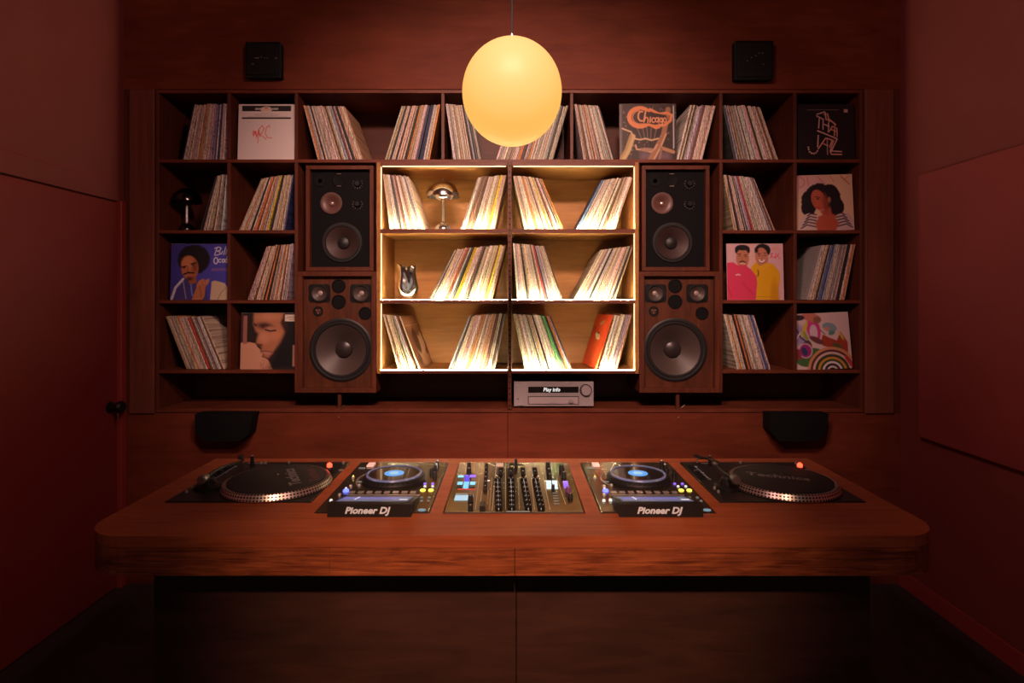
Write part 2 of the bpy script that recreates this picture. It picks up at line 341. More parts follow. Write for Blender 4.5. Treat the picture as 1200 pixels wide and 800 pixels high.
# name: (base z, bottom x0, x1, top x0, x1, place, {fraction: colour}, avg px, single)
GR = [
 ('B', B1, 372, 426, 355, 404, None, {}), ('C', B1, 450.5, 504, 470.6, 516, 'the top-row stack left of the pendant globe', {.72: 'navy', .78: 'black', .84: 'navy', .5: 'orange'}),
 ('D', B1, 531, 566, 522, 553, 'the top-row stack partly behind the globe, left side', {}), ('E', B1, 581, 648, 602, 666, 'the top-row stack leaning right under the globe', {}),
 ('F', B1, 684, 722, 673, 703, 'the top-row stack between globe and carved logo cover', {}), ('G', B1, 793, 823, 809, 839, None, {}), ('H', B1, 861, 913, 847, 891, None, {}),
 ('A', B1, 212, 262, 226, 265.5, None, {.45: 'orange', .7: 'lilac', .8: 'navy', .85: 'navy'}),
 ('I', B2, 233, 261, 252, 266, None, {0: 'charcoal', .1: 'black'}), ('J', B2, 279, 334, 305.6, 344, None, {.6: 'yellow', .35: 'orange', 1: 'navy'}),
 ('K', B2, 455.7, 498, 448, 478, 'the stack left of the chrome mushroom lamp', {}), ('L', B2, 539, 579, 560, 593.5, 'the stack right of the chrome mushroom lamp', {.85: 'yellow'}),
 ('M', B2, 615, 662, 601, 635, 'the right unit top-left lit stack', {.3: 'orange', .7: 'yellow'}), ('N', B2, 674, 721, 705, 742, 'the right unit top-right lit stack', {0: 'blue', .05: 'blue'}),
 ('O', B2, 860, 909, 848, 884, None, {.5: 'red'}),
 ('P', B3, 288, 336, 311, 344, None, {.5: 'orange', .1: 'lilac'}), ('Q', B3, 502, 577, 532, 593, 'the lit stack beside the chrome vase', {.42: 'yellow', .45: 'yellow', .6: 'black', .25: 'red', .15: 'lilac', .95: 'yellow'}),
 ('R', B3, 606, 660, 601, 638.5, 'the middle-right bay left stack', {.6: 'red'}), ('S', B3, 672, 721, 704, 742, 'the middle-right bay right stack', {.25: 'grey'}),
 ('T', B3, 949, 990, 966, 1003, None, {0: 'off-white', .3: 'blue', .35: 'navy', .6: 'grey', .7: 'grey', .8: 'black', .85: 'black'}),
 ('U', B4, 217.5, 263.5, 193, 238, None, {.55: 'red', .6: 'brown'}), ('V', B4, 466, 488, 448, 465, 'the bottom-left lit stack beside the brown cover', {}),
 ('W', B4, 525, 580, 549, 592.5, 'the bottom-left bay right-hand lit stack', {.35: 'orange-red', .38: 'orange'}), ('X', B4, 615, 671, 601, 646, 'the bottom-right bay left-hand lit stack', {.8: 'green', .83: 'green'}),
 ('Y', B4, 702, 724, 721, 742, 'the bottom-right lit stack beside the orange-red cover', {}), ('Z', B4, 864, 904, 848, 884, None, {.95: 'blue', .9: 'navy'}),
]
AFTER = {'A': 0}
stuffbm = bmesh.new(); SCOL = []
def ordinal(n): return f"{n}{'th' if 10 <= n % 100 <= 20 else {1: 'st', 2: 'nd', 3: 'rd'}.get(n % 10, 'th')}"
NSING = 0
for g, zb_, b0, b1, t0, t1_, place, ov in GR:
    y0 = WY + .022
    B0, B1x, T0, T1x = (wx(v, y0) for v in (b0, b1, t0, t1_))
    avg = (2.36 if place else 2.1) * y0 / F
    n = max(4, round((B1x - B0) / avg)); ws = [R.uniform(.55, 1.5) for _ in range(n)]; sw = sum(ws); ws = [v / sw for v in ws]
    u = 0
    ovi = {min(n - 1, int(round(f * (n - 1)))): c for f, c in ov.items()}; last = None
    for i in range(n):
        wb_, wt_ = (B1x - B0) * ws[i], (T1x - T0) * ws[i]
        uc = u + ws[i] / 2; u += ws[i]
        bx, tx = B0 + (B1x - B0) * uc, T0 + (T1x - T0) * uc
        th = math.asin(max(-.9, min(.9, (tx - bx) / .3135)))
        t = min(wb_, wt_) * .97 * math.cos(th)
        c = ovi.get(i) or R.choice(POOL)
        if c == last and i not in ovi: c = R.choice(POOL)
        last = c; col = [max(0, min(1, v * R.uniform(.86, 1.1))) for v in COLS[c]]
        yy = y0 + R.uniform(0, .008) + (.01 if R.random() < .08 else 0)
        sc = R.choice((1, 1, 1, .995, .985, 1.008))
        half = t / 2 / math.cos(th)
        if th > 0: px_ = bx - half * math.cos(th) * math.cos(th); pz = zb_ + t * math.sin(th) + .0003
        else: px_ = bx - half; pz = zb_ + .0003
        M = Matrix.Translation((px_, yy, pz)) @ Matrix.Rotation(th, 4, 'Y') @ Matrix.Diagonal((t, 1, sc, 1))
        if place and NSING < 300:
            o = bpy.data.objects.new('vinyl_record', REC); COL.objects.link(o); o.location = (px_, yy, pz); o.rotation_euler = (0, th, 0); o.scale = (t, 1, sc)
            o.color = (*col, 1); NSING += 1
            tag(o, f"{c} spine, {ordinal(i+1)} from left in {place}", 'record', 'records on edge in the lit bays and top shelf')
        else:
            vs = [stuffbm.verts.new(M @ v.co) for v in REC.vertices]
            for p in REC.polygons: stuffbm.faces.new([vs[k] for k in p.vertices]); SCOL.append(col)
sm = bpy.data.meshes.new('vinyl_records'); stuffbm.to_mesh(sm); stuffbm.free(); sm.materials.append(M_SPS)
ca = sm.color_attributes.new('Col', 'FLOAT_COLOR', 'CORNER'); arr = np.zeros((len(sm.loops), 4), 'f'); arr[:, 3] = 1
ls = np.zeros(len(sm.polygons), 'i'); lt = np.zeros(len(sm.polygons), 'i'); sm.polygons.foreach_get('loop_start', ls); sm.polygons.foreach_get('loop_total', lt)
for i, c in enumerate(SCOL): arr[ls[i]:ls[i]+lt[i], :3] = c
ca.data.foreach_set('color', arr.ravel())
so = bpy.data.objects.new('vinyl_records', sm); COL.objects.link(so)
tag(so, 'many record spines packed in the unlit dark compartments around the lit middle unit', 'records', None, 'stuff')
assert NSING <= 300, NSING

# ---------------------------------------------------------------- printed covers
NN = 132
class Canvas:
    def __init__(s, bg): s.u, s.v = np.meshgrid((np.arange(NN)) / (NN - 1), (np.arange(NN)) / (NN - 1)); s.a = np.ones((NN, NN, 3)) * np.array(bg)
    def put(s, d, c, soft=.008, al=1.0):
        k = np.clip(.5 - d / soft, 0, 1)[..., None] * al; s.a = s.a * (1 - k) + np.array(c) * k; return s
    def ell(s, x, y, rx, ry, c, rot=0, soft=.012, al=1.0):
        ca_, sa = math.cos(rot), math.sin(rot); X = (s.u - x) * ca_ + (s.v - y) * sa; Y = -(s.u - x) * sa + (s.v - y) * ca_
        return s.put((np.sqrt((X / rx) ** 2 + (Y / ry) ** 2) - 1) * min(rx, ry), c, soft, al)
    def rect(s, x0, x1, y0, y1, c, soft=.006): return s.put(np.maximum(np.maximum(x0 - s.u, s.u - x1), np.maximum(y0 - s.v, s.v - y1)), c, soft)
    def line(s, pts, w, c, soft=.006, al=1.0):
        d = np.full((NN, NN), 9.)
        for (x0, y0), (x1, y1) in zip(pts, pts[1:]):
            dx_, dy_ = x1 - x0, y1 - y0; L2 = dx_ * dx_ + dy_ * dy_ + 1e-9
            t = np.clip(((s.u - x0) * dx_ + (s.v - y0) * dy_) / L2, 0, 1); d = np.minimum(d, np.hypot(s.u - x0 - t * dx_, s.v - y0 - t * dy_))
        return s.put(d - w, c, soft, al)
    def poly(s, pts, c, soft=.008):
        ins = np.zeros((NN, NN), bool); d = np.full((NN, NN), 9.); n = len(pts)
        for i in range(n):
            x0, y0 = pts[i]; x1, y1 = pts[(i+1) % n]
            cond = ((y0 > s.v) != (y1 > s.v)); xx = (x1 - x0) * (s.v - y0) / ((y1 - y0) or 1e-9) + x0; ins ^= cond & (s.u < xx)
            dx_, dy_ = x1 - x0, y1 - y0; L2 = dx_ * dx_ + dy_ * dy_ + 1e-9
            t = np.clip(((s.u - x0) * dx_ + (s.v - y0) * dy_) / L2, 0, 1); d = np.minimum(d, np.hypot(s.u - x0 - t * dx_, s.v - y0 - t * dy_))
        return s.put(np.where(ins, -d, d), c, soft)
    def arc(s, x, y, r, w, a0, a1, c, n=14, soft=.006, ry=None): return s.line([(x + r * math.cos(a0 + (a1 - a0) * i / n), y + (ry or r) * math.sin(a0 + (a1 - a0) * i / n)) for i in range(n + 1)], w, c, soft)
def print_mesh(cv, m=M_PRT, W=.313):
    me = bpy.data.meshes.new('cover_print'); n = NN
    u = (cv.u - .5) * W; v = cv.v * W; co_ = np.stack([u, np.zeros_like(u), v], -1).reshape(-1, 3)
    i, j = np.meshgrid(np.arange(n - 1), np.arange(n - 1)); a_ = (j * n + i).ravel(); q = np.stack([a_, a_ + 1, a_ + n + 1, a_ + n], -1)
    me.from_pydata(co_.tolist(), [], q.tolist()); ca_ = me.color_attributes.new('Col', 'FLOAT_COLOR', 'POINT')
    ar = np.ones((n * n, 4)); ar[:, :3] = np.clip(cv.a, 0, 1).reshape(-1, 3); ca_.data.foreach_set('color', ar.astype('f').ravel()); me.materials.append(m); return me
def sleeve(cv, px0, px1, base, label, yaw=0, lean=.05, roll=0, y=None, body=(.5, .45, .4), thick=.006):
    y = y or WY + .018; cx = wx((px0 + px1) / 2, y)
    b = MB().box(-.157, .157, .0004, thick, 0, .3145, .001).build('record_sleeve', mat('sleeve card ' + str(body), body, .5))
    b.location = (cx, y, base); b.rotation_euler = (-lean, roll, yaw)
    p = bpy.data.objects.new('cover_print', print_mesh(cv)); COL.objects.link(p); p.parent = b
    p.location = (0, 0, .0007)
    tag(b, label, 'record cover'); return b
K = (.012, .012, .014)
# white promo sleeve
c = Canvas((.80, .71, .68)); c.rect(.06, .93, .875, .975, (.02, .02, .02)); c.ell(.49, .905, .10, .055, (.75, .55, .45)); c.rect(.38, .60, .84, .873, (.8, .71, .68))
c.ell(.49, .935, .03, .014, (.45, .2, .15)); c.rect(.06, .93, .735, .765, (.02, .02, .02))
for x in np.arange(.30, .40, .022): c.line([(x, .905), (x + .006, .93)], .006, (.8, .75, .7))
for x in np.arange(.60, .70, .022): c.line([(x, .905), (x + .006, .93)], .006, (.8, .75, .7))
for yy, a_, b_ in ((.845, .4, .6), (.822, .27, .75), (.80, .30, .70), (.782, .17, .85)):
    x = a_
    while x < b_: c.line([(x, yy), (x + .018, yy)], .0035, (.25, .1, .08), al=.8); x += .03
RD = (.75, .05, .05)
c.line([(.26, .50), (.27, .43), (.31, .52), (.33, .40), (.36, .54), (.39, .42)], .007, RD); c.line([(.35, .30), (.37, .55), (.42, .62), (.46, .56), (.41, .47), (.38, .46), (.50, .37)], .006, RD)
c.line([(.56, .58), (.54, .62), (.50, .58), (.48, .48), (.52, .40), (.60, .39)], .006, RD); c.line([(.27, .52), (.33, .44)], .009, RD)
sleeve(c, 277.5, 345.5, B1, 'white record sleeve with a black header band and red handwritten autograph', body=(.75, .66, .62))
# blue portrait
SK = (.50, .17, .07)
def hair(c, x, y, rx, ry, col=K, n=40, jit=.014, seed=1):
    r = random.Random(seed); c.ell(x, y, rx, ry, col, soft=.02)
    for i in range(n):
        a_ = 2 * PI * i / n; c.ell(x + rx * math.cos(a_), y + ry * math.sin(a_), jit * r.uniform(.8, 1.8), jit * r.uniform(.8, 1.8), col, soft=.015)
c = Canvas((.05, .045, .30)); c.ell(.75, .45, .5, .5, (.07, .07, .45), soft=.4)
c.poly([(0, 0), (.05, .12), (.10, .27), (.22, .38), (.40, .34), (.62, .30), (.66, 0)], (.06, .05, .22)); c.line([(.03, .02), (.09, .22), (.22, .37)], .022, (.62, .60, .72))
c.line([(.22, .34), (.28, .02)], .006, (.4, .38, .5)); c.line([(.36, .28), (.38, .10), (.44, .03)], .012, (.2, .25, .7))
c.poly([(.70, 0), (.72, .33), (.78, .345), (.95, .30), (1.0, .22), (1, 0)], (.62, .48, .32)); c.line([(.83, .0), (.88, .12), (.97, .22)], .005, (.2, .15, .1))
hair(c, .40, .72, .27, .25, seed=3)
c.ell(.33, .57, .15, .22, SK, .12); c.poly([(.28, .42), (.44, .44), (.46, .30), (.34, .28)], (.34, .11, .05)); c.ell(.29, .66, .10, .11, (.62, .24, .10), soft=.06)
c.ell(.42, .58, .05, .10, (.25, .08, .035), soft=.06); c.line([(.19, .585), (.27, .60)], .011, K); c.line([(.35, .64), (.44, .66)], .011, K)
c.ell(.235, .57, .025, .012, (.05, .02, .02)); c.ell(.39, .62, .025, .012, (.05, .02, .02)); c.line([(.30, .60), (.29, .52), (.33, .50)], .008, (.28, .09, .04))
c.line([(.23, .455), (.30, .485), (.40, .48)], .013, K); c.ell(.32, .44, .06, .018, (.45, .14, .12)); c.ell(.33, .375, .06, .03, (.09, .035, .02), soft=.03)
for i in range(4): c.ell(.50 + .045 * i, .29 + .02 * (i % 2), .028, .075, (.55, .22, .11), -.5); 
c.poly([(.38, 0), (.47, .26), (.62, .28), (.60, .06), (.56, 0)], (.48, .18, .08)); c.line([(.51, .25), (.55, .05)], .006, (.18, .05, .03)); c.line([(.55, .33), (.58, .25)], .004, (.2, .06, .03)); c.line([(.60, .34), (.62, .27)], .004, (.2, .06, .03))
WH = (.75, .75, .85)
c.line([(.80, .93), (.76, .80), (.80, .80), (.86, .82), (.85, .86), (.80, .87), (.86, .89), (.87, .93), (.82, .945), (.76, .92)], .007, WH); c.line([(.90, .87), (.88, .82)], .007, WH)
c.line([(.955, .95), (.92, .81)], .007, WH); c.line([(.995, .95), (.955, .81)], .007, WH)
c.arc(.785, .70, .035, .009, 0, 6.3, WH, ry=.055); c.arc(.86, .70, .022, .007, .8, 5.4, WH, ry=.03); c.arc(.915, .70, .02, .007, -.5, 5.2, WH, ry=.03); c.arc(.965, .70, .02, .007, 0, 6.2, WH, ry=.03); c.line([(.985, .73), (.985, .67)], .006, WH); c.line([(.99, .80), (.975, .74)], .006, WH)
x = .72
while x < 1: c.line([(x, .52), (x + .015, .565)], .004, (.55, .25, .12)); x += .032
sleeve(c, 197, 268.5, B3, 'blue record cover showing a man in a jacket with clasped hands', roll=.0, yaw=.03, y=WY + .03)
# sepia profile
c = Canvas((.03, .022, .02)); c.rect(.0, .06, .45, 1, (.06, .03, .03)); c.poly([(0, 0), (.58, 0), (.45, .25), (.30, .40), (.26, .46), (.16, .48), (.0, .47)], (.66, .34, .22)); c.rect(0, .5, 0, .1, (.62, .33, .22), .1)
SP = (.46, .19, .10)
c.poly([(.22, 1.0), (.22, .80), (.26, .68), (.32, .66), (.33, .60), (.28, .50), (.27, .44), (.34, .42), (.38, .38), (.35, .34), (.36, .30), (.40, .27), (.38, .22), (.46, .19), (.55, .12), (.60, .0), (.99, 0), (.99, 1)], (.05, .025, .02))
c.poly([(.23, 1.0), (.22, .80), (.27, .67), (.33, .62), (.28, .50), (.28, .45), (.35, .43), (.38, .38), (.36, .33), (.42, .27), (.40, .23), (.50, .20), (.60, .33), (.72, .48), (.78, .66), (.70, .82), (.76, 1.0)], SP, .05)
c.ell(.42, .56, .10, .10, (.62, .29, .16), soft=.1); c.ell(.60, .60, .13, .08, (.58, .24, .12), .3, soft=.1); c.ell(.48, .93, .18, .06, (.58, .26, .14), soft=.08)
c.ell(.42, .77, .13, .055, (.07, .03, .025), -.1, soft=.06); c.ell(.53, .72, .09, .035, (.48, .22, .14), -.15, soft=.03); c.line([(.44, .70), (.52, .675), (.62, .69)], .012, K); c.line([(.24, .80), (.27, .78)], .02, (.1, .04, .03))
c.line([(.30, .44), (.38, .43)], .014, (.12, .04, .03), soft=.02); c.line([(.38, .32), (.46, .32), (.56, .30)], .010, (.12, .03, .03)); c.ell(.46, .29, .09, .022, (.55, .25, .2), -.1, soft=.03)
c.poly([(.72, .5), (.82, .7), (.80, 1), (1, 1), (1, 0), (.5, 0), (.56, .16)], K, .12)
c.rect(.04, .11, .45, .95, (.36, .15, .12)); c.rect(.93, .985, .05, .43, (.46, .22, .18)); c.rect(.78, .99, .85, .97, (.72, .62, .52)); c.line([(.82, .93), (.95, .93)], .006, (.3, .2, .15)); c.line([(.80, .905), (.98, .905)], .004, (.3, .2, .15)); c.line([(.86, .88), (.92, .88)], .005, (.3, .2, .15))
r = random.Random(4)
for i in range(60): xx, yy = r.uniform(.36, .55), r.uniform(0, .16); c.ell(xx, yy, .006, .006, (.35, .14, .09)) if xx + yy < .62 else None
sleeve(c, 281.5, 347, B4, 'sepia record cover showing a face in profile with lowered eyes', roll=0, y=WY + .03)
# carved logo cover
c = Canvas((.05, .03, .025)); r = random.Random(9)
for i in range(420):
    xx, yy = r.random(), r.random()
    if .25 < xx < .8 and .33 < yy < .62: continue
    c.ell(xx, yy, r.uniform(.006, .02), r.uniform(.006, .02), r.choice([(.02, .015, .012), (.08, .05, .04), (.20, .13, .10), (.05, .03, .025), (.04, .03, .03)]), r.uniform(0, 3))
c.rect(0, .04, 0, 1, (.16, .12, .12), .03); OR = (.72, .25, .10)
c.rect(.36, .9, 0, .14, (.16, .10, .12), .1); c.poly([(.22, .62), (.86, .62), (.70, .36), (.60, .34), (.44, .36), (.28, .36)], (.045, .03, .028)); 
for x in (.30, .40, .48, .56, .66): c.line([(x, .60), (x + .03 - (x - .45) * .4, .36)], .008, (.2, .13, .11))
for i, w_ in ((0, .05), (.03, .03)): c.line([(.04 + i, 0), (.14 + i, .18), (.22 + i, .42)], w_, (.42, .26, .10) if i == 0 else (.55, .40, .18), .02)
c.line([(.54, 0), (.66, .22), (.78, .46), (.86, .90)], .045, (.36, .17, .09), .02); c.line([(.60, 0), (.72, .22), (.82, .46)], .015, (.58, .36, .22)); c.line([(.72, .22), (.95, .14)], .03, (.45, .24, .12)); c.line([(.70, 0), (.74, .20)], .02, (.3, .16, .12))
c.line([(.05, .56), (.12, .53), (.20, .50), (.26, .38), (.36, .36), (.46, .38), (.56, .35), (.68, .38)], .014, (.62, .42, .24)); c.line([(.28, .26), (.30, .19), (.40, .18), (.55, .14), (.62, .20), (.66, .27)], .016, (.55, .33, .22)); c.ell(.48, .18, .12, .035, (.40, .22, .15))
c.arc(.36, .76, .19, .038, .7, 5.5, OR, ry=.165); c.arc(.36, .76, .13, .010, .9, 5.3, (.62, .22, .1), ry=.12)
c.line([(.50, .63), (.62, .60), (.80, .62), (.90, .70), (.92, .80), (.84, .84), (.70, .82), (.54, .90)], .024, OR); c.line([(.58, .60), (.64, .565), (.70, .58), (.70, .64)], .018, OR)
c.poly([(.36, .90), (.50, .86), (.82, .80), (.86, .70), (.78, .65), (.34, .65)], (.05, .025, .02)); LI = (.75, .33, .17)
c.arc(.385, .78, .055, .014, 1.2, 5.0, LI, ry=.085); c.line([(.46, .86), (.43, .68)], .013, LI); c.arc(.475, .71, .03, .010, 0, 3.1, LI, ry=.05); c.line([(.505, .71), (.50, .67)], .011, LI)
c.line([(.545, .76), (.54, .67)], .011, LI); c.arc(.60, .71, .028, .010, .8, 5.4, LI, ry=.04); c.arc(.66, .715, .026, .010, 0, 6.3, LI, ry=.038); c.line([(.69, .755), (.69, .67)], .010, LI)
c.arc(.735, .71, .024, .010, 0, 6.3, LI, ry=.036); c.line([(.76, .74), (.755, .63), (.72, .62)], .010, LI); c.arc(.80, .71, .026, .010, 0, 6.3, LI, ry=.038); c.rect(.945, .965, .2, .97, (.5, .5, .52))
sleeve(c, 726, 793, B1, 'brown record cover with orange carved Chicago lettering on the top shelf', lean=.03)
# all that jazz
c = Canvas((.012, .012, .013)); PK = (.72, .45, .40); PO = (.80, .38, .26)
def st(pts, w_=.010, col=PK): c.line([((x - 40) / 690, 1 - (y - 60) / 690) for x, y in pts], w_, col)
st([(155, 130), (545, 128)], .004, (.25, .2, .19)); st([(275, 185), (370, 155), (385, 180), (365, 185)]); st([(270, 205), (350, 245), (345, 370)]); st([(303, 240), (292, 355)]); st([(380, 170), (385, 250)]); st([(405, 180), (420, 245), (500, 310), (490, 325)], .011, PO); st([(395, 245), (430, 275)], .01, PO)
st([(350, 305), (420, 335)]); st([(415, 290), (410, 405)]); st([(420, 400), (460, 335), (515, 360), (515, 460)], .010, PO); st([(440, 370), (500, 395)], .009, PO); st([(488, 370), (482, 450)], .010, PO)
st([(280, 390), (400, 440), (515, 490), (440, 640)], .011); st([(280, 615), (375, 480), (410, 490), (455, 505), (420, 590)], .010, PO); st([(345, 550), (400, 575)], .008, PO); st([(470, 510), (425, 640), (440, 680), (565, 682)], .010, PO); st([(440, 640), (565, 648)], .010)
for y_ in range(450, 600, 17): st([(285 - (y_ - 450) * .08, y_), (286 - (y_ - 450) * .08, y_ + 1)], .012)
for p_ in ((270, 640), (250, 662), (225, 672), (198, 668), (175, 650), (163, 620), (160, 595)): st([p_, (p_[0] + 1, p_[1])], .014)
for y_ in range(500, 690, 20): st([(392, y_), (393, y_)], .009)
c.rect(.82, .89, .85, .91, (.72, .42, .38))
sleeve(c, 935.5, 1003, B1, 'black record cover with pink neon-style All That Jazz lettering', body=K)
# woman portrait
c = Canvas((.74, .50, .36)); c.ell(.9, .5, .4, .7, (.85, .58, .38), soft=.4); c.ell(.2, .9, .3, .2, (.72, .42, .40), soft=.2)
LQ = (.55, .20, .20)
c.arc(.08, .88, .09, .008, -1.6, 1.6, LQ); c.line([(.22, .97), (.24, .82)], .008, LQ); c.line([(.40, .97), (.52, .84)], .008, LQ); c.line([(.62, .97), (.68, .87)], .008, (.7, .3, .15)); c.line([(.80, .97), (.95, .82)], .010, (.65, .15, .1)); c.line([(.95, .97), (.86, .9)], .005, (.65, .25, .1))
hair(c, .42, .66, .20, .16, seed=5, jit=.02, n=70); hair(c, .27, .56, .14, .15, seed=6, jit=.02, n=70); hair(c, .60, .58, .16, .22, seed=8, jit=.02, n=70); hair(c, .22, .42, .10, .13, seed=9, jit=.018, n=60); hair(c, .68, .42, .13, .15, seed=10, jit=.02, n=60)
c.poly([(.42, .35), (.60, .42), (.62, .30), (.80, .22), (.85, 0), (.35, 0), (.38, .25), (.46, .28)], (.48, .10, .05), .03); c.ell(.40, .55, .12, .19, (.52, .12, .065), .25); c.ell(.52, .48, .05, .15, (.30, .06, .035), .1, soft=.06)
c.ell(.585, .55, .03, .05, (.42, .14, .09)); c.ell(.39, .57, .028, .012, K); c.line([(.34, .61), (.43, .60)], .007, K); c.line([(.30, .60), (.33, .48)], .006, (.3, .06, .04)); c.line([(.34, .42), (.42, .42)], .012, (.55, .03, .04))
for sx_, x0_ in ((1, .08), (-1, .97)):
    c.ell(x0_ + sx_ * .13, .08, .18, .24, (.66, .50, .47), -.3 * sx_)
    for k in range(5): c.line([(x0_ + sx_ * (.0 + .03 * k), .10 + .055 * k - .05), (x0_ + sx_ * (.10 + .02 * k), .15 + .05 * k - .04), (x0_ + sx_ * .27, .07 + .055 * k)], .011, (.05, .03, .05))
c.poly([(.36, 0), (.33, .14), (.42, .26), (.66, .26), (.74, .12), (.68, 0)], (.50, .105, .055), .03)
sleeve(c, 934, 1001, B2, 'peach record cover showing a woman with big dark hair', roll=-.02, yaw=-.05, y=WY + .03)
# duo
c = Canvas((.68, .42, .46)); c.ell(.42, .75, .15, .3, (.74, .46, .42), soft=.2)
c.poly([(.44, 0), (.44, .5), (.43, .58), (.50, .66), (.62, .68), (.82, .64), (.93, .50), (.94, .36), (.86, 0)], (.72, .38, .01)); c.ell(.84, .0, .08, .35, (.6, .28, .01), soft=.05)
c.poly([(0, 0), (0, .66), (.12, .67), (.18, .62), (.34, .60), (.42, .55), (.52, .42), (.53, .30), (.50, 0)], (.70, .05, .13)); c.line([(.27, .30), (.46, .10)], .012, (.55, .03, .09), .03); c.line([(.0, .25), (.08, .05)], .01, (.55, .03, .09), .03)
S2 = (.50, .20, .12)
c.ell(.28, .88, .135, .10, K); c.ell(.28, .74, .115, .17, S2); c.poly([(.21, .62), (.35, .62), (.38, .56), (.30, .52), (.20, .58)], (.66, .06, .12)); c.rect(.15, .41, .90, .93, K); c.ell(.28, .93, .12, .05, K)
c.line([(.20, .81), (.25, .82)], .007, K); c.line([(.31, .80), (.36, .80)], .007, K); c.ell(.23, .78, .018, .008, K); c.ell(.335, .77, .018, .008, K); c.line([(.23, .675), (.28, .69), (.33, .67)], .010, K); c.line([(.24, .645), (.32, .642)], .008, (.75, .55, .5)); c.line([(.28, .76), (.27, .70)], .006, (.34, .12, .07))
c.ell(.64, .88, .14, .12, K); c.ell(.62, .76, .115, .17, (.52, .21, .13), .1); c.rect(.50, .56, .84, .92, K, .03); c.poly([(.57, .60), (.72, .66), (.74, .60), (.60, .50)], (.74, .40, .02))
c.line([(.55, .82), (.60, .82)], .006, K); c.line([(.66, .83), (.71, .84)], .006, K); c.ell(.575, .79, .018, .008, K); c.ell(.68, .79, .018, .008, K); c.arc(.62, .725, .05, .012, 3.5, 5.9, (.85, .8, .75)); c.arc(.62, .72, .06, .005, 3.4, 6.0, (.3, .05, .04)); c.line([(.63, .79), (.62, .73)], .006, (.36, .13, .08))
c.line([(.545, .53), (.56, .47), (.54, .42)], .008, K); c.line([(.16, .44), (.20, .455), (.23, .44)], .008, (.8, .6, .65)); c.line([(.35, .06), (.80, .055)], .003, (.35, .12, .03))
RO = (.80, .22, .10)
c.line([(.80, .92), (.84, .88), (.84, .95), (.88, .88), (.90, .95)], .005, RO); c.line([(.77, .74), (.82, .84), (.78, .82), (.80, .76), (.86, .76)], .006, (.75, .06, .10)); c.line([(.88, .84), (.86, .74), (.93, .83), (.90, .78), (.95, .72)], .006, (.75, .06, .10)); c.line([(.91, .92), (.96, .84)], .004, RO)
sleeve(c, 851.5, 920, B3, 'pink record cover with two men in magenta and yellow shirts', yaw=0, roll=0)
# abstract swirl
c = Canvas((.66, .50, .50)); PU = (.32, .03, .22)
c.ell(.10, .62, .14, .18, (.35, .28, .50), soft=.08); c.ell(.36, .72, .12, .22, (.60, .05, .25), .2); c.ell(.36, .66, .07, .14, (.66, .5, .6)); c.ell(.34, .93, .18, .08, (.55, .18, .13), -.3); c.ell(.44, .88, .07, .06, (.25, .12, .08))
c.ell(.20, .72, .035, .16, (.62, .48, .05), -.4); c.ell(.22, .58, .03, .12, (.28, .35, .06), .4); c.ell(.65, .74, .13, .08, (.22, .34, .40), -.3); c.ell(.60, .72, .05, .03, (.6, .25, .2)); c.ell(.68, .64, .06, .04, (.12, .25, .22), .3)
c.poly([(.48, .50), (.52, .62), (.62, .56), (.76, .50), (.84, .66), (.95, .46), (.94, .25), (.78, .30), (.62, .38), (.50, .42)], (.36, .05, .025)); c.ell(.76, .40, .10, .05, (.12, .10, .04), -.5); c.ell(.85, .58, .02, .08, (.55, .45, .05), .4)
c.ell(.26, .22, .26, .16, (.06, .16, .05), .2); c.ell(.40, .52, .14, .05, (.16, .05, .06), -.5); c.ell(.20, .36, .17, .10, (.10, .05, .07), 1.2)
for rr, cc in ((.44, (.60, .28, .12)), (.39, (.10, .02, .05)), (.35, (.66, .50, .42)), (.31, (.05, .05, .03)), (.26, (.58, .30, .05)), (.22, (.04, .08, .03)), (.18, (.75, .70, .68)), (.145, (.04, .02, .04)), (.10, (.72, .66, .62)), (.07, (.03, .02, .02))): c.ell(.64, -.04, rr, rr * .98, cc, -.3)
c.ell(.19, .34, .125, .135, (.66, .42, .46)); c.ell(.19, .34, .105, .115, PU); c.ell(.17, .33, .05, .08, (.04, .05, .14), .4)
c.line([(.06, .72), (.12, .58), (.22, .50)], .014, (.05, .04, .16)); c.line([(.04, .55), (.12, .66)], .012, (.75, .7, .8)); c.line([(.48, .70), (.56, .62)], .006, K); c.ell(.12, .93, .10, .05, (.05, .03, .05)); c.line([(.9, .2), (.99, .05)], .03, (.5, .04, .05)); c.ell(.06, .28, .05, .10, (.3, .04, .06))
sleeve(c, 934, 999, B4, 'pale record cover with swirling multicoloured abstract figures', roll=-.045, y=WY + .03, lean=.08)
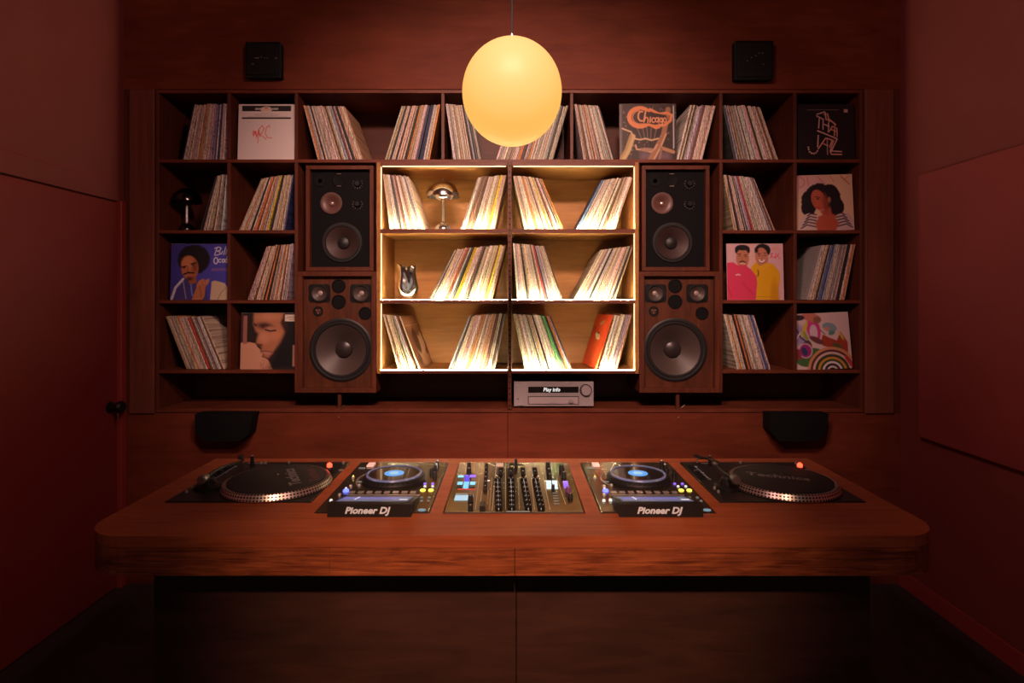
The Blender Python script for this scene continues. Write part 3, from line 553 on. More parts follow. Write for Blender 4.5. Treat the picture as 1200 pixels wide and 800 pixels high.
# covers whose side shows at the end of a stack
def side_cover(cv, bx, tx, base, left, yaw, label, y=None, thick=.009, body=(.5, .4, .3)):
    y = y or WY + .03; a_, b_ = wx(bx, y), wx(tx, y); th = math.asin((b_ - a_) / .3135)
    o = MB().box(0, thick, 0, .313, 0, .3135, .001).build('record_sleeve', mat('sleeve card ' + str(body), body, .5))
    o.rotation_euler = (0, th, yaw); o.location = (a_, y, base + (thick * math.sin(th) if th > 0 else 0) + .0005)
    p = bpy.data.objects.new('cover_print', print_mesh(cv)); COL.objects.link(p); p.parent = o
    if left: p.rotation_euler = (0, 0, -PI/2); p.location = (-.0006, .1565, 0)
    else: p.rotation_euler = (0, 0, PI/2); p.location = (thick + .0006, .1565, 0)
    tag(o, label, 'record cover'); return o
c = Canvas((.16, .065, .035)); c.ell(.5, .85, .6, .14, (.30, .15, .08), soft=.1); c.rect(0, 1, .80, .82, (.5, .3, .2)); c.rect(0, 1, .86, .87, (.4, .22, .14)); c.ell(.6, .36, .28, .22, (.62, .38, .24), .4, soft=.05); c.ell(.85, .48, .12, .16, (.62, .40, .26), soft=.05); c.ell(.7, .12, .35, .12, (.5, .27, .15), soft=.05); c.ell(.45, .5, .16, .25, (.07, .03, .02), soft=.05); c.ell(.25, .16, .12, .1, (.08, .03, .02))
side_cover(c, 490.5, 467, B4, False, -.085, 'brown portrait record cover leaning at the end of the bottom-left lit stack', body=(.5, .38, .25), y=WY + .026)
c = Canvas((.80, .085, .02)); r = random.Random(2)
for i in range(90): xx, yy = r.random(), r.random(); c.line([(xx, yy), (xx + .02, yy + r.uniform(.03, .09))], .008, r.choice([(.62, .04, .01), (.85, .16, .05), (.5, .03, .01)]), soft=.015)
c.ell(.55, .84, .14, .04, (.70, .5, .25), .2); c.ell(.5, .58, .18, .06, (.75, .62, .38), -.2); c.ell(.5, .64, .10, .02, (.1, .05, .03))
side_cover(c, 697.5, 717.5, B4, True, .11, 'bright orange-red record cover leaning in the bottom-right lit bay', body=(.75, .09, .02), y=WY + .026)
c = Canvas((.42, .38, .37)); 
for k in range(26):
    x = .08
    while x < .9: l_ = R.uniform(.02, .08); c.line([(x, .06 + k * .034), (min(.92, x + l_), .06 + k * .034)], .004, (.16, .14, .14), al=.8); x += l_ + .02
side_cover(c, 945.5, 963, B3, True, .02, 'grey liner-notes sleeve with small print beside the right dark stack', body=(.5, .46, .44))

# ---------------------------------------------------------------- chrome lamps and vase
def mushroom(name, px, base_z, label, m, y=WY + .15, s=1.0, stem_m=None, z_top=None):
    t = tag(empty(name, (wx(px, y), y, base_z)), label, 'lamp'); t.scale = (s, s, s)
    MB().lathe([(.046, 0), (.050, .012), (.046, .032), (.034, .048), (.018, .058), (.008, .064), (.0001, .065)], 32).build('base', m, t, True)
    MB().lathe([(.008, .060), (.0085, .11), (.0075, .205)], 16).build('stem', stem_m or m, t, True)
    prof = []
    for k in range(11): a_ = k / 10 * PI / 2; prof.append((.092 * math.cos(a_) + .0001, .205 + .088 * math.sin(a_)))
    inn = [(r_ * .975, z_ - .001) for r_, z_ in prof[::-1]]
    MB().lathe([(.0002, .3)] [0:0] + inn[1:] + [(.097, .200)] + prof, 40, cap0=False).build('shade', m, t, True)
    MB().lathe([(.001, .176), (.022, .180), (.040, .194), (.048, .213), (.050, .235)], 32, cap0=True, cap1=False).build('lower_shade', m, t, True)
    MB().lathe([(.004, .292), (.004, .303), (.0065, .307), (.003, .312)], 12).build('finial', m, t, True); return t
mushroom('mushroom_lamp', 519.5, B2, 'chrome domed mushroom table lamp between two lit record stacks', M_CHRS, y=WY + .13)
m2 = mat('dark chrome', (.10, .09, .09), .12, 1)
mushroom('mushroom_lamp', 219, B2, 'dark domed table lamp with bright chrome stem in the left unlit compartment', m2, y=WY + .12, stem_m=mat('polished stem', (.95, .95, .97), .35, .6), s=.86)
yv = WY + .10; vb = bmesh.new()
n = 28; rings = []
for z, r_ in ((0, .030), (.004, .034), (.03, .044), (.07, .050), (.11, .046), (.15, .042), (.185, .048), (.197, .052)):
    ring = []
    for i in range(n):
        a_ = 2 * PI * i / n; tw = z * 13; rr = r_ * (1 + .24 * math.cos(3 * a_ + tw) * min(1, z * 14)); zz = z + (.012 * math.cos(2 * a_) if z > .18 else 0)
        ring.append(vb.verts.new((rr * math.cos(a_), rr * math.sin(a_), zz)))
    rings.append(ring)
for a_, b_ in zip(rings, rings[1:]):
    for i in range(n): vb.faces.new((a_[i], a_[(i+1) % n], b_[(i+1) % n], b_[i]))
vb.faces.new(rings[0][::-1]); mm = MB(); mm.bm.free(); mm.bm = vb
v = mm.build('chrome_vase', M_CHRS, None, True, (wx(478, yv), yv, B3)); sol = v.modifiers.new('Solidify', 'SOLIDIFY'); sol.thickness = .0025
tag(v, 'twisted polished chrome vase in the middle-left lit bay', 'vase')

# ---------------------------------------------------------------- speakers
RXN = Matrix.Rotation(PI/2, 4, 'X')                                # local +z -> world -y
def face(px, py, y, L0): return Matrix.Translation(Vector((wx(px, y), y, wz(py, y))) - L0) @ RXN
def driver(t, L0, px, py, r, y, cone_m, cap_r, depth, name='woofer', sur=True, off=0, capm=None):
    y_ = y; M = face(px, py, y_, L0); w_ = MB().lathe([(r * 1.12, -.002), (r * 1.12, .004), (r * 1.08, .007), (r * 1.0, .007), (r * .96, .003)], 40, M, False, False)
    w_ = w_.build(name, M_RUB, t, True)
    s_ = MB().lathe([(r * 1.0, .0045), (r * .965, .0105), (r * .92, .0105), (r * .88, .003)], 40, M, False, False).build('surround', M_RUB, w_, True)
    c_ = MB().lathe([(r * .885, .0045), (r * .6, .0045 - depth * .45), (cap_r, .0045 - depth), (.001, .0045 - depth * 1.02)], 40, M, False, True).build('cone', cone_m, w_, True)
    d_ = MB().lathe([(cap_r, .005 - depth), (cap_r * .85, .005 - depth + cap_r * .32), (cap_r * .5, .005 - depth + cap_r * .5), (.0005, .005 - depth + cap_r * .55)], 24, M, False, True).build('dust_cap', capm or M_RUB, w_, True)
    return w_
def ring_dial(t, L0, px, py, r, y, name='level_dial'):
    M = face(px, py, y, L0); d = MB().lathe([(r * .55, -.001), (r * .55, .006), (r * .45, .012), (.001, .012)], 24, M).build(name, M_BLK2, t, True)
    b_ = MB()
    for k in range(9):
        a_ = math.radians(-210 + 30 * k + (0 if k < 9 else 0)); b_.box(r * .8, r * 1.0, -.0008, .0008, -.0002, .0012, 0, M @ Matrix.Rotation(-a_ + PI, 4, 'Z'))
    b_.build('tick_mark', M_DIAL, d)
M_DIAL = mat('dial print', (.28, .24, .23), .5)
def cabinet(t, L0, x0, x1, z0, z1, y0, y1, fr, rec, m, baf, holes=()):
    b = MB()
    for a0, a1, c0, c1 in ((x0, x1, z1 - fr, z1), (x0, x1, z0, z0 + fr), (x0, x0 + fr, z0 + fr, z1 - fr), (x1 - fr, x1, z0 + fr, z1 - fr)): b.box(a0 - L0.x, a1 - L0.x, y0 - L0.y, y1 - L0.y, c0 - L0.z, c1 - L0.z, .0012)
    b.build('cabinet', m, t)
    g = fr + .0006; ls = [[(x0 + g - L0.x, z0 + g - L0.z), (x1 - g - L0.x, z0 + g - L0.z), (x1 - g - L0.x, z1 - g - L0.z), (x0 + g - L0.x, z1 - g - L0.z)]]
    yb = y0 + rec
    for px_, py_, r_ in holes:
        cx_, cz_ = wx(px_, yb) - L0.x, wz(py_, yb) - L0.z; ls.append([(cx_ + r_ * math.cos(-2*PI*k/28), cz_ + r_ * math.sin(-2*PI*k/28)) for k in range(28)])
    q = MB().slab(ls, 0, .018)
    for v in q.bm.verts: v.co = Vector((v.co.x, yb - L0.y + .018 - v.co.z, v.co.y))
    q.build('baffle', baf, t)
    MB().box(x0 + g - L0.x, x1 - g - L0.x, y1 - L0.y - .02, y1 - L0.y - .01, z0 + g - L0.z, z1 - g - L0.z).build('back_board', M_BLK, t)
M_BAFB = mat('black painted baffle', (.005, .005, .006), .75, spec=.15)
def upper_speaker(x0, x1, wxp, hx, dxp, sqx, dkx, label):
    y0, y1 = WY + .004, WY + .32; zb_, zt_ = wz(317.5) , wz(193.5)
    X0, X1 = wx(x0), wx(x1); L0 = Vector(((X0 + X1) / 2, y0, zb_)); t = tag(empty('upper_loudspeaker', L0), label, 'speaker', None)
    cabinet(t, L0, X0, X1, zb_ + .0005, zt_, y0, y1, .022, .028, W_CAB, M_BAFB, [(wxp, 284, .098), (hx, 238, .05)]); y = y0 + .028
    driver(t, L0, wxp, 284, .100, y, M_CONE2, .036, .035)
    ho = MB().lathe([(.060, 0), (.060, .005), (.052, .006), (.034, -.0), (.020, -.012), (.014, -.018)], 32, face(hx, 238, y - .002, L0), False, True).build('tweeter_horn', M_HORN, t, True)
    MB().lathe([(.013, -.014), (.012, -.006), (.008, -.001), (.001, .001)], 20, face(hx, 238, y - .002, L0)).build('dome', mat('bright dome', (.9, .62, .55), .2, .8), ho, True)
    ring_dial(t, L0, dxp, 215, .030, y); ring_dial(t, L0, dxp, 239, .030, y)
    MB().lathe([(.036, -.001), (.036, .004), (.03, .005), (.012, -.0), (.001, 0)], 6, face(dkx, 212, y, L0)).build('vent_tweeter', M_BLK, t, True)
    sq = MB().lathe([(.038, -.001), (.038, .003), (.034, .005), (.02, .001), (.001, .002)], 24, face(sqx, 211, y, L0)).build('super_tweeter', M_BLK, t, True)
    b_ = MB(); M = face(sqx, 211, y, L0)
    for s_ in (1, -1): b_.box(-.012, .012, s_ * .034 - .0015, s_ * .034 + .0015, .003, .0065, 0, M)
    b_.build('clip', mat('tin clip', (.5, .45, .43), .3, .8), sq); return t
upper_speaker(358, 437.5, 401, 388.5, 419, 397.5, 375, 'upper left loudspeaker with black baffle in a walnut frame')
upper_speaker(752.5, 832, 788, 776, 808, 787, 768, 'upper right loudspeaker with black baffle in a walnut frame')
def lower_speaker(x0, x1, wxp, m1, m2_, cx_, sm_, rt, off, label):
    y0, y1 = WY - .006, WY + .34; zb_, zt_ = wz(460), wz(318); X0, X1 = wx(x0), wx(x1)
    L0 = Vector(((X0 + X1) / 2, y0, zb_)); t = tag(empty('lower_loudspeaker', L0), label, 'speaker')
    cabinet(t, L0, X0, X1, zb_ + .0003, zt_, y0, y1, .026, .03, W_CAB, W_BAF, [(wxp, 409.7, .155), (m1, 343.5, .044), (m2_, 343.5, .044)]); y = y0 + .03
    driver(t, L0, wxp, 409.7, .158, y, M_CONE, .050, .06, capm=mat('dark dust cap', (.035, .026, .026), .35))
    for p_ in (m1, m2_):
        MB().slab([[(-.060, -.038), (-.05, -.05), (.05, -.05), (.060, -.038), (.060, .038), (.05, .05), (-.05, .05), (-.060, .038)], [(.044 * math.cos(-2*PI*k/24), .044 * math.sin(-2*PI*k/24)) for k in range(24)]], 0, .003)._x(face(p_, 343.5, y, L0)).build('driver_plate', M_BLK2, t)
        driver(t, L0, p_, 343.5, .046, y - .003, M_CONE, .014, .018, 'midrange', capm=mat('pale dust cap', (.40, .28, .25), .3))
    for yy, r_ in ((335, .039), (353.5, .040)):
        MB().lathe([(r_, -.001), (r_, .004), (r_ * .86, .005), (r_ * .8, .001), (.001, .001)], 28, face(cx_, yy, y, L0)).build('port', M_BLK, t, True)
    h_ = MB().lathe([(.028, -.001), (.028, .004), (.018, .004), (.014, -.004), (.001, -.006)], 24, face(sm_, 364.5, y, L0)).build('tweeter', M_BLK2, t, True)
    b_ = MB(); M = face(sm_, 364.5, y - .003, L0)
    for k in range(3): b_.box(.004, .015, -.0015, .0015, 0, .004, 0, M @ Matrix.Rotation(k * 2.1 + .5, 4, 'Z'))
    b_.build('phase_plug', M_SIL, h_)
    MB().lathe([(.036, -.001), (.036, .004), (.031, .005), (.028, .001), (.001, .001)], 28, face(rt, 367, y, L0)).build('port', M_BLK, t, True)
    # post under the cabinet down to the ledge
    q = tag(empty('speaker_post', (0, 0, 0)), label_p := ('thin wooden post under the lower left loudspeaker' if x0 < 600 else 'thin wooden post under the lower right loudspeaker'), 'post')
    pc = 397 if x0 < 600 else 795; q.location = (wx(pc), WY, ZL + .0102)
    MB().box(-.009, .009, .01, .03, 0, ZSP - ZL - .0104, .001).build('post', W_VERT, q)
    MB().tube([(.012, -.004, .002), (.034, -.004, .022)], .0025, 6).build('hinge_bracket', M_SILB, q)
    MB().lathe([(.003, 0), (.003, .002), (.001, .003)], 10, Matrix.Translation((.0, .0, -.045)) @ RXN).build('screw', M_SIL, q)
    return t
lower_speaker(349.2, 441, 400, 374.5, 423, 397, 373, 428, 1, 'lower left walnut loudspeaker with one huge woofer and two small cones')
lower_speaker(749.2, 843, 791, 768, 817, 791, 766, 822.5, -1, 'lower right walnut loudspeaker with one huge woofer and two small cones')

# ---------------------------------------------------------------- amplifier
y = WY + .02; L0 = Vector((wx(649, y), y, ZL + .0102)); am = tag(empty('amplifier', L0), 'silver stereo receiver with lit display standing on the ledge under the lit shelves', 'amplifier')
AW = wx(695.5, y) - wx(602, y); AH = wz(445, y) - wz(476, y)
def ax(px): return wx(px, y) - L0.x
def az(py): return wz(py, y) - wz(476, y) + .004
MB().box(-AW/2, AW/2, 0, .012, .010, AH, .002).build('front_panel', M_AMP, am)
MB().box(-AW/2 + .004, AW/2 - .004, .0125, .30, .012, AH - .004, .002).build('case', M_BLK2, am)
for sx_ in (-1, 1):
    for yy in (.03, .26): MB().lathe([(.016, 0), (.018, .0115)], 16, Matrix.Translation((sx_ * (AW/2 - .05), yy, 0))).build('foot', M_BLK, am)
ds = MB().box(ax(619), ax(678), -.0012, .001, az(458.8), az(451.8), .0004).build('display', M_GLOSS, am)
text('lettering', 'Play info', .029, M_WL, ds, ((ax(638) + ax(655)) / 2, -.0016, az(455.3)), (PI/2, 0, 0), shear=.1, offset=.0006, sx=.95)
MB().box(ax(618.7), ax(678.3), -.0012, .001, az(472.6), az(463), .0004).build('flap_gap', M_BLK, am)
MB().box(ax(619.5), ax(677.5), -.003, .001, az(472), az(463.8), .001).build('control_flap', mat('pale silver flap', (.62, .52, .55), .35, .2), am)
MB().lathe([(.034, -.001), (.034, .0006), (.001, .0007)], 28, Matrix.Translation((ax(686.5), 0, az(456))) @ RXN).build('knob_recess', M_BLK2, am)
MB().lathe([(.029, -.001), (.029, .004), (.026, .018), (.001, .019)], 28, Matrix.Translation((ax(686.5), 0, az(456))) @ RXN).build('volume_knob', M_AMP, am, True)
MB().lathe([(.0125, -.001), (.0125, .008), (.010, .010), (.001, .010)], 20, Matrix.Translation((ax(669), -.003, az(468.5))) @ RXN).build('small_knob', M_AMP, am, True)
for px_, py_, w_, h_ in ((607, 450, 3, 1), (607, 466, 1.2, 1.4), (610, 473, 5, .9), (629, 470.5, 6, .7), (648, 470.5, 8, .7), (640, 466, 4, .6)):
    MB().box(ax(px_ - w_/2), ax(px_ + w_/2), -.0042, -.0002, az(py_ + h_/2), az(py_ - h_/2)).build('button', M_SIL if w_ > 2 else M_BLK, am)

# ---------------------------------------------------------------- wall boxes
def wall_box(cx_, cy_, label, dots, s=41):
    X, Z = wx(cx_, 3.15), wz(cy_, 3.15); hs = s / 2 * 3.15 / F; t = tag(empty('wall_speaker', (X, WY, Z)), label, 'speaker')
    MB().box(-hs, hs, -.055, -.0008, -hs, hs, .004).build('housing', M_BLK, t)
    MB().box(-hs + .012, hs - .012, -.058, -.0552, -hs + .012, hs - .012, .002).build('grille', M_BLK2, t)
    for dx_, dz_, w_ in dots: MB().box((dx_ - w_/2) / 217, (dx_ + w_/2) / 217, -.0600, -.0581, (dz_ - .5) / 217, (dz_ + .5) / 217).build('indicator', M_DOT, t)
M_DOT = mat('pale screw heads', (.5, .45, .42), .3, .7)
wall_box(307.5, 69, 'small black square box with pale marks high on the left of the wall', [(-6, 1, 5), (-1, 2, 1), (3, 1, 1), (6, 1, 1), (16, 1, 2), (-11, -6, 2)])
wall_box(884.5, 69.5, 'small black square box with tiny dots high on the right of the wall', [(-4, 2, 1.2), (1, 4, 1.2), (5, 7, 1.4), (9, 7, 1.4), (-9, -2, 1), (10, -6, 1)], 45)
for a_, b_, lb in ((230, 297, 'black wedge-shaped box hung below the left end of the shelves'), (901, 970, 'black wedge-shaped box hung below the right end of the shelves')):
    X0, X1 = wx(a_, 3.13), wx(b_, 3.13); zt_ = wz(484.5, 3.13); bmw = MB()
    bmw.slab([[(X0, zt_), (X1, zt_), (X1 - .02, zt_ - .11), (X1 - .07, zt_ - .145), (X0 + .05, zt_ - .145), (X0, zt_ - .09)]], 0, .09)
    for v_ in bmw.bm.verts: v_.co = Vector((v_.co.x, WY - .0012 - v_.co.z, v_.co.y))
    o = bmw.build('wedge_speaker', M_BLK); tag(o, lb, 'speaker')

# ---------------------------------------------------------------- pendant globe
GY = 2.0; GZ = wz(108.5, GY); GR_ = 58.2 * GY / F
pe = tag(empty('pendant_lamp', (0, GY, GZ)), 'glowing warm opal glass globe pendant on a thin cord', 'lamp')
MB().lathe([(max(.0003, GR_ * math.sin(PI * k / 32)), -1.06 * GR_ * math.cos(PI * k / 32)) for k in range(33)], 56).build('globe_shade', M_GLOBE, pe, True)
gt = 1.06 * GR_
MB().lathe([(.018, gt - .004), (.018, gt + .003), (.005, gt + .008), (.004, gt + .02)], 16).build('cap', M_SIL, pe, True)
MB().tube([(0, 0, gt + .018), (0, 0, ZC - GZ - .03)], .0032).build('cord', M_BLK2, pe, True)
MB().lathe([(.05, ZC - GZ - .03), (.055, ZC - GZ - .002)], 24).build('canopy', M_BLK2, pe, True)
# ceiling spot fittings
for lo in LIGHTS:
    p = lo.location; ft = tag(empty('ceiling_spotlight', (p.x, p.y, ZC)), f'black ceiling spotlight fitting, {"front" if p.y > 0 else "rear"} {"left" if p.x < 0 else "right" if p.x > 0 else "centre"} of the room', 'lamp', 'ceiling spotlights overhead')
    MB().lathe([(.07, -.001), (.07, -.012), (.06, -.03), (.058, -.03), (.058, -.012)], 24, None, True, False).build('housing', M_BLK2, ft, True)

# ---------------------------------------------------------------- desk
YF = F * (CZ - DZ) / (628 - HY); YK = F * (CZ - DZ) / (537 - HY); XE = 1.15; RR = .12
def outline(off=0, back=YK):
    p = [(-XE + off, back), ]
    for k in range(9): a_ = PI + k / 8 * PI / 2; p.append((-XE + RR + (RR - off) * math.cos(a_), YF + RR + (RR - off) * math.sin(a_)))
    for k in range(9): a_ = 1.5 * PI + k / 8 * PI / 2; p.append((XE - RR + (RR - off) * math.cos(a_), YF + RR + (RR - off) * math.sin(a_)))
    p.append((XE - off, back)); return p
TT = (-.836, .857)                                              # turntable centres
Yf = F * .62 / (588.5 - HY); Yb = F * .62 / (542 - HY); TW = .222
CJ = (-.406, .424); Cf = F * .62 / (601 - HY); Cb = F * .62 / (542.5 - HY)
MXc = .006
def rc(cx_, hw, y0, y1, g=.003): return [(cx_ - hw - g, y0 - g), (cx_ + hw + g, y0 - g), (cx_ + hw + g, y1 + g), (cx_ - hw - g, y1 + g)]
desk = tag(empty('dj_desk', (0, 0, 0)), 'wide mahogany booth desk with rounded corners carrying the music decks', 'desk')
holes = [rc(t, TW, Yf, Yb) for t in TT] + [rc(t, .165, Cf, Cb) for t in CJ] + [rc(MXc, .2035, Cf, Cb)]
MB().slab([outline()] + [h_[::-1] for h_ in holes], DZ - .03, DZ).build('desktop', W_TOP, desk)
for a_, b_ in ((-XE + RR, -.4770), (-.4770, .0065), (.0075, XE - RR)):
    MB().box(a_ + .0003, b_ - .0003, YF + .0005, YF + .022, DZ - .104, DZ - .0312, .0003).build('fascia_panel', W_FAS, desk)
for s_ in (-1, 1):
    ol = [p for p in outline() if p[0] * s_ >= XE - RR - 1e-6]; il = [p for p in outline(.022) if p[0] * s_ >= XE - RR - 1e-6]
    MB().slab([ol + il[::-1]], DZ - .104, DZ - .0312).build('corner_panel', W_FAS, desk)
MB().box(-XE + .03, XE - .03, YK - .02, YK, .0, DZ - .031).build('back_panel', W_WALL, desk)
BX = 1.01; YP = YF + .12
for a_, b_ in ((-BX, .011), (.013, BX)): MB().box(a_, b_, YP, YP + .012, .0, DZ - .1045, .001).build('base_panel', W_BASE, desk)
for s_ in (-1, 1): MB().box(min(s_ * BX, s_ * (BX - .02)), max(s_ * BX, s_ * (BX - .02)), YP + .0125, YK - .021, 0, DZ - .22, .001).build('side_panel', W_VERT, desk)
MB().box(-BX, BX, YP + .0125, YK - .021, DZ - .219, DZ - .195).build('gear_shelf', W_WALL, desk)
MB().box(-BX, BX, YF + .024, YF + .0295, DZ - .1, DZ - .032).build('inner_rail', M_BLK, desk)
GZ0 = DZ - .1945

# local helper for gear: px/py of the photograph -> local point on a unit centred at cx
def box_px(mb, px0, px1, py0, py1, z0, z1, cx_, cy_, bev=0):
    """box on the plate between two pixel corners measured at the plate height"""
    a_ = dp(px0, py0, z0); b_ = dp(px1, py1, z0); q0 = dp((px0 + px1) / 2, py0, z0); q1 = dp((px0 + px1) / 2, py1, z0)
    xm = (q0.x + q1.x) / 2; hw = abs(px1 - px0) / 2 * (q0.y + q1.y) / 2 / F
    mb.box(xm - hw - cx_, xm + hw - cx_, min(q0.y, q1.y) - cy_, max(q0.y, q1.y) - cy_, z0, z1, bev); return mb
def knob(par, px, py, r, hgt, cx_, cy_, z0, m=M_BLK2, name='knob', n=12, cap=None):
    p = dp(px, py, z0); M = Matrix.Translation((p.x - cx_, p.y - cy_, z0))
    o = MB().lathe([(r, -.0004), (r, .002), (r * .8, hgt * .9), (r * .7, hgt), (.0005, hgt)], n, M).build(name, m, par, True)
    if cap:
        MB().box(-.0007, .0007, -r * .7, .0, hgt, hgt + .0006, 0, M).build('pointer', cap, o)
    return o
# ---- CD players
cy0 = (Cf + Cb) / 2
def cd_player():
    cx_ = CJ[0]; t = empty('cd_player', (cx_, cy0, DZ)); H = .004
    MB().box(-.1645, .1645, Cf - cy0, Cb - cy0, GZ0 - DZ, 0, .002).build('body', M_BLK2, t)
    MB().box(-.1640, .1640, Cf - cy0 + .001, Cb - cy0 - .001, .0004, H, .0015).build('faceplate', M_CDJP, t)
    # display hood
    yF, yS, yE = 1.655 - cy0, 1.668 - cy0, 1.800 - cy0; hw = .119
    b = MB(); vs = []
    for x in (-hw, hw):
        k = 1 if x > 0 else -1
        vs.append([b.bm.verts.new(v_) for v_ in ((x, yF, H - .0035), (x, yF + .002, .036), (x, yS + .006, .037), (x, yE, .010), (x, yE, H + .0004), (x, Cf - cy0 + .0008, H + .0004), (x, Cf - cy0 - .0006, H - .0035))])
    for i in range(7): b.bm.faces.new((vs[0][i], vs[0][(i+1) % 7], vs[1][(i+1) % 7], vs[1][i]))
    b.bm.faces.new(vs[0]); b.bm.faces.new(vs[1][::-1]); hd_ = b.build('display_hood', M_BLK2, t)
    # sloping screen
    n_ = Vector((0, .037 - .010, (yE - yS - .006))).normalized()
    b = MB(); p0 = Vector((0, yS + .018, .037 - .027 * (.012 / (yE - yS - .006)))); p1 = Vector((0, yE - .012, .010 + .027 * (.012 / (yE - yS - .006))))
    q = [b.bm.verts.new(Vector((x, p.y, p.z)) + n_ * k) for k in (.0004, .0014) for x, p in ((-.102, p0), (.102, p0), (.102, p1), (-.102, p1))]
    for f in ((0, 1, 2, 3), (7, 6, 5, 4), (0, 4, 5, 1), (1, 5, 6, 2), (2, 6, 7, 3), (3, 7, 4, 0)): b.bm.faces.new([q[i] for i in f])
    sc_ = b.build('screen', M_SCR, hd_)
    sl = (p0 - p1); 
    for k, (u0, u1, v0, v1, m_) in enumerate(((-.06, -.055, .1, .7, M_WL), (-.095, .07, .45, .52, M_VIO), (.074, .098, .62, .8, M_WL), (-.09, -.02, .78, .84, M_DIM), (.0, .06, .78, .84, M_DIM))):
        bb_ = MB(); a1 = p1 + sl * v0; a2 = p1 + sl * v1
        q = [bb_.bm.verts.new(Vector((x, p.y, p.z)) + n_ * kk) for kk in (.0015, .0018) for x, p in ((u0, a2), (u1, a2), (u1, a1), (u0, a1))]
        for f in ((0, 1, 2, 3), (7, 6, 5, 4), (0, 4, 5, 1), (1, 5, 6, 2), (2, 6, 7, 3), (3, 7, 4, 0)): bb_.bm.faces.new([q[i] for i in f])
        bb_.build('screen_mark', m_, hd_)
    text('lettering', 'Pioneer DJ', .0255, M_WHT, hd_, (-.006, yF - .0004, .0185), (PI/2 - .03, 0, 0), shear=.25, offset=.0009, sx=1.12)
    # jog wheel
    jy = 1.985 - cy0; jx = (462 - 600) * 1.985 / F - cx_; J = Matrix.Translation((jx, jy, 0))
    jw = MB().lathe([(.107, H + .0004), (.107, .012), (.100, .020), (.094, .0235)], 48, J, True, True).build('jog_wheel', M_BLK2, t, True)
    MB().lathe([(.0935, .0238), (.0930, .0285), (.0885, .030), (.0865, .0285), (.0865, .0238)], 48, J, True, False).build('jog_ring', M_RING, jw, True)
    MB().lathe([(.0860, .0238), (.0860, .0262)], 48, J).build('platter_top', M_GLOSS, jw)
    b = MB(); 
    for k in range(40): b.box(.0985, .103, -.003, .003, .0165, .0195, .0008, J @ Matrix.Rotation(2 * PI * k / 40, 4, 'Z'))
    b.build('grip_dimples', M_BLK, jw)['kind'] = 'stuff'
    MB().lathe([(.033, .0263), (.033, .0272)], 32, J).build('jog_display', M_JOGD, jw)
    MB().lathe([(.016, .0273), (.016, .0277)], 24, J).build('jog_display_centre', M_SCR2, jw)
    # light arc left of the jog
    MB().tube([(jx + .125 * math.cos(a_), jy + .125 * math.sin(a_), H + .002) for a_ in [PI * (.80 + .045 * k) for k in range(9)]], .0022, 6).build('trim_arc', M_SIL, t, True)
    # eight hot-cue buttons
    for k in range(8): b = MB(); box_px(b, 409.5 + k * 10.2, 416 + k * 10.2, 578.2, 576.2, H + .0003, H + .004, cx_, cy0, .0006); b.build('hot_cue_button', M_SIL if k % 1 == 0 else M_SIL, t)
    b = MB(); box_px(b, 407, 492, 580.4, 579.6, H + .0003, H + .0015, cx_, cy0); b.build('trim_line', M_SIL, t)
    kn = lambda px, py, r, hh, m_, nm='knob': knob(t, px, py, r, hh, cx_, cy0, H + .0005, m_, nm)
    kn(495.5, 574.5, .0085, .004, M_YEL, 'cue_button'); kn(505, 574.5, .0085, .004, M_YEL, 'play_button')
    kn(405.5, 575.5, .010, .007, M_BLUE, 'rotary_knob'); kn(405.5, 574.5, .004, .010, M_WL, 'indicator')
    for px, py in ((498, 567), (507, 567)): kn(px, py, .005, .004, M_VIO, 'lit_button')
    for px, py in ((498, 570), (507, 570)): kn(px, py, .0045, .004, M_WL, 'lit_button')
    for px, py in ((512, 545.5), (510, 550), (506, 554), (509.5, 558)): kn(px, py, .008, .016, M_BLK2)
    for px, py in ((513, 544.5), (511.5, 548.5)): kn(px, py, .004, .018, M_WHT)
    for px, py in ((494, 583), (503, 583), (494, 587), (502, 587)): kn(px, py, .0045, .003, M_DIM, 'small_button')
    for px, py in ((388, 587), (396.5, 586.5)): kn(px, py, .005, .006, M_WL, 'lit_button')
    for px, py in ((414, 560), (411, 570), (398, 580), (421, 569)): kn(px, py, .006, .006, M_SIL, 'small_button')
    kn(414, 560, .003, .009, M_YEL, 'indicator')
    b = MB(); box_px(b, 431, 439, 547, 543.3, H + .0003, H + .006, cx_, cy0, .001); b.build('usb_slot', mat('pale pink block', (.8, .55, .5), .4, emit=(1, .6, .55), es=.35), t)
    b = MB(); box_px(b, 420.5, 428, 549, 548, H + .0003, H + .002, cx_, cy0); b.build('label_mark', M_DIM, t)
    b = MB(); box_px(b, 419, 426, 565, 564, H + .0003, H + .002, cx_, cy0); b.build('label_mark', M_DIM, t)
    p = dp(494.5, 598, H); M = Matrix.Translation((p.x - cx_, p.y - cy0, H))
    MB().lathe([(.011, .0003), (.011, .003), (.008, .003), (.008, .0005)], 20, M @ Matrix.Diagonal((1, .75, 1, 1)), True, True).build('card_slot', M_SCR2D, t, True)
    return t
M_RING = mat('blue grey ring', (.45, .5, .62), .2, .8, emit=(.3, .45, 1), es=.10)
M_TAN = mat('tan print', (.5, .38, .2), .5)
M_SCR2D = em('dim blue outline', (.4, .65, .8), .4)
cd = cd_player(); tag(cd, 'black CD player with jog wheel and lit screen, left of the mixer', 'cd player')
cd2 = copy_tree(cd); cd2.location.x = CJ[1]; tag(cd2, 'black CD player with jog wheel and lit screen, right of the mixer', 'cd player')
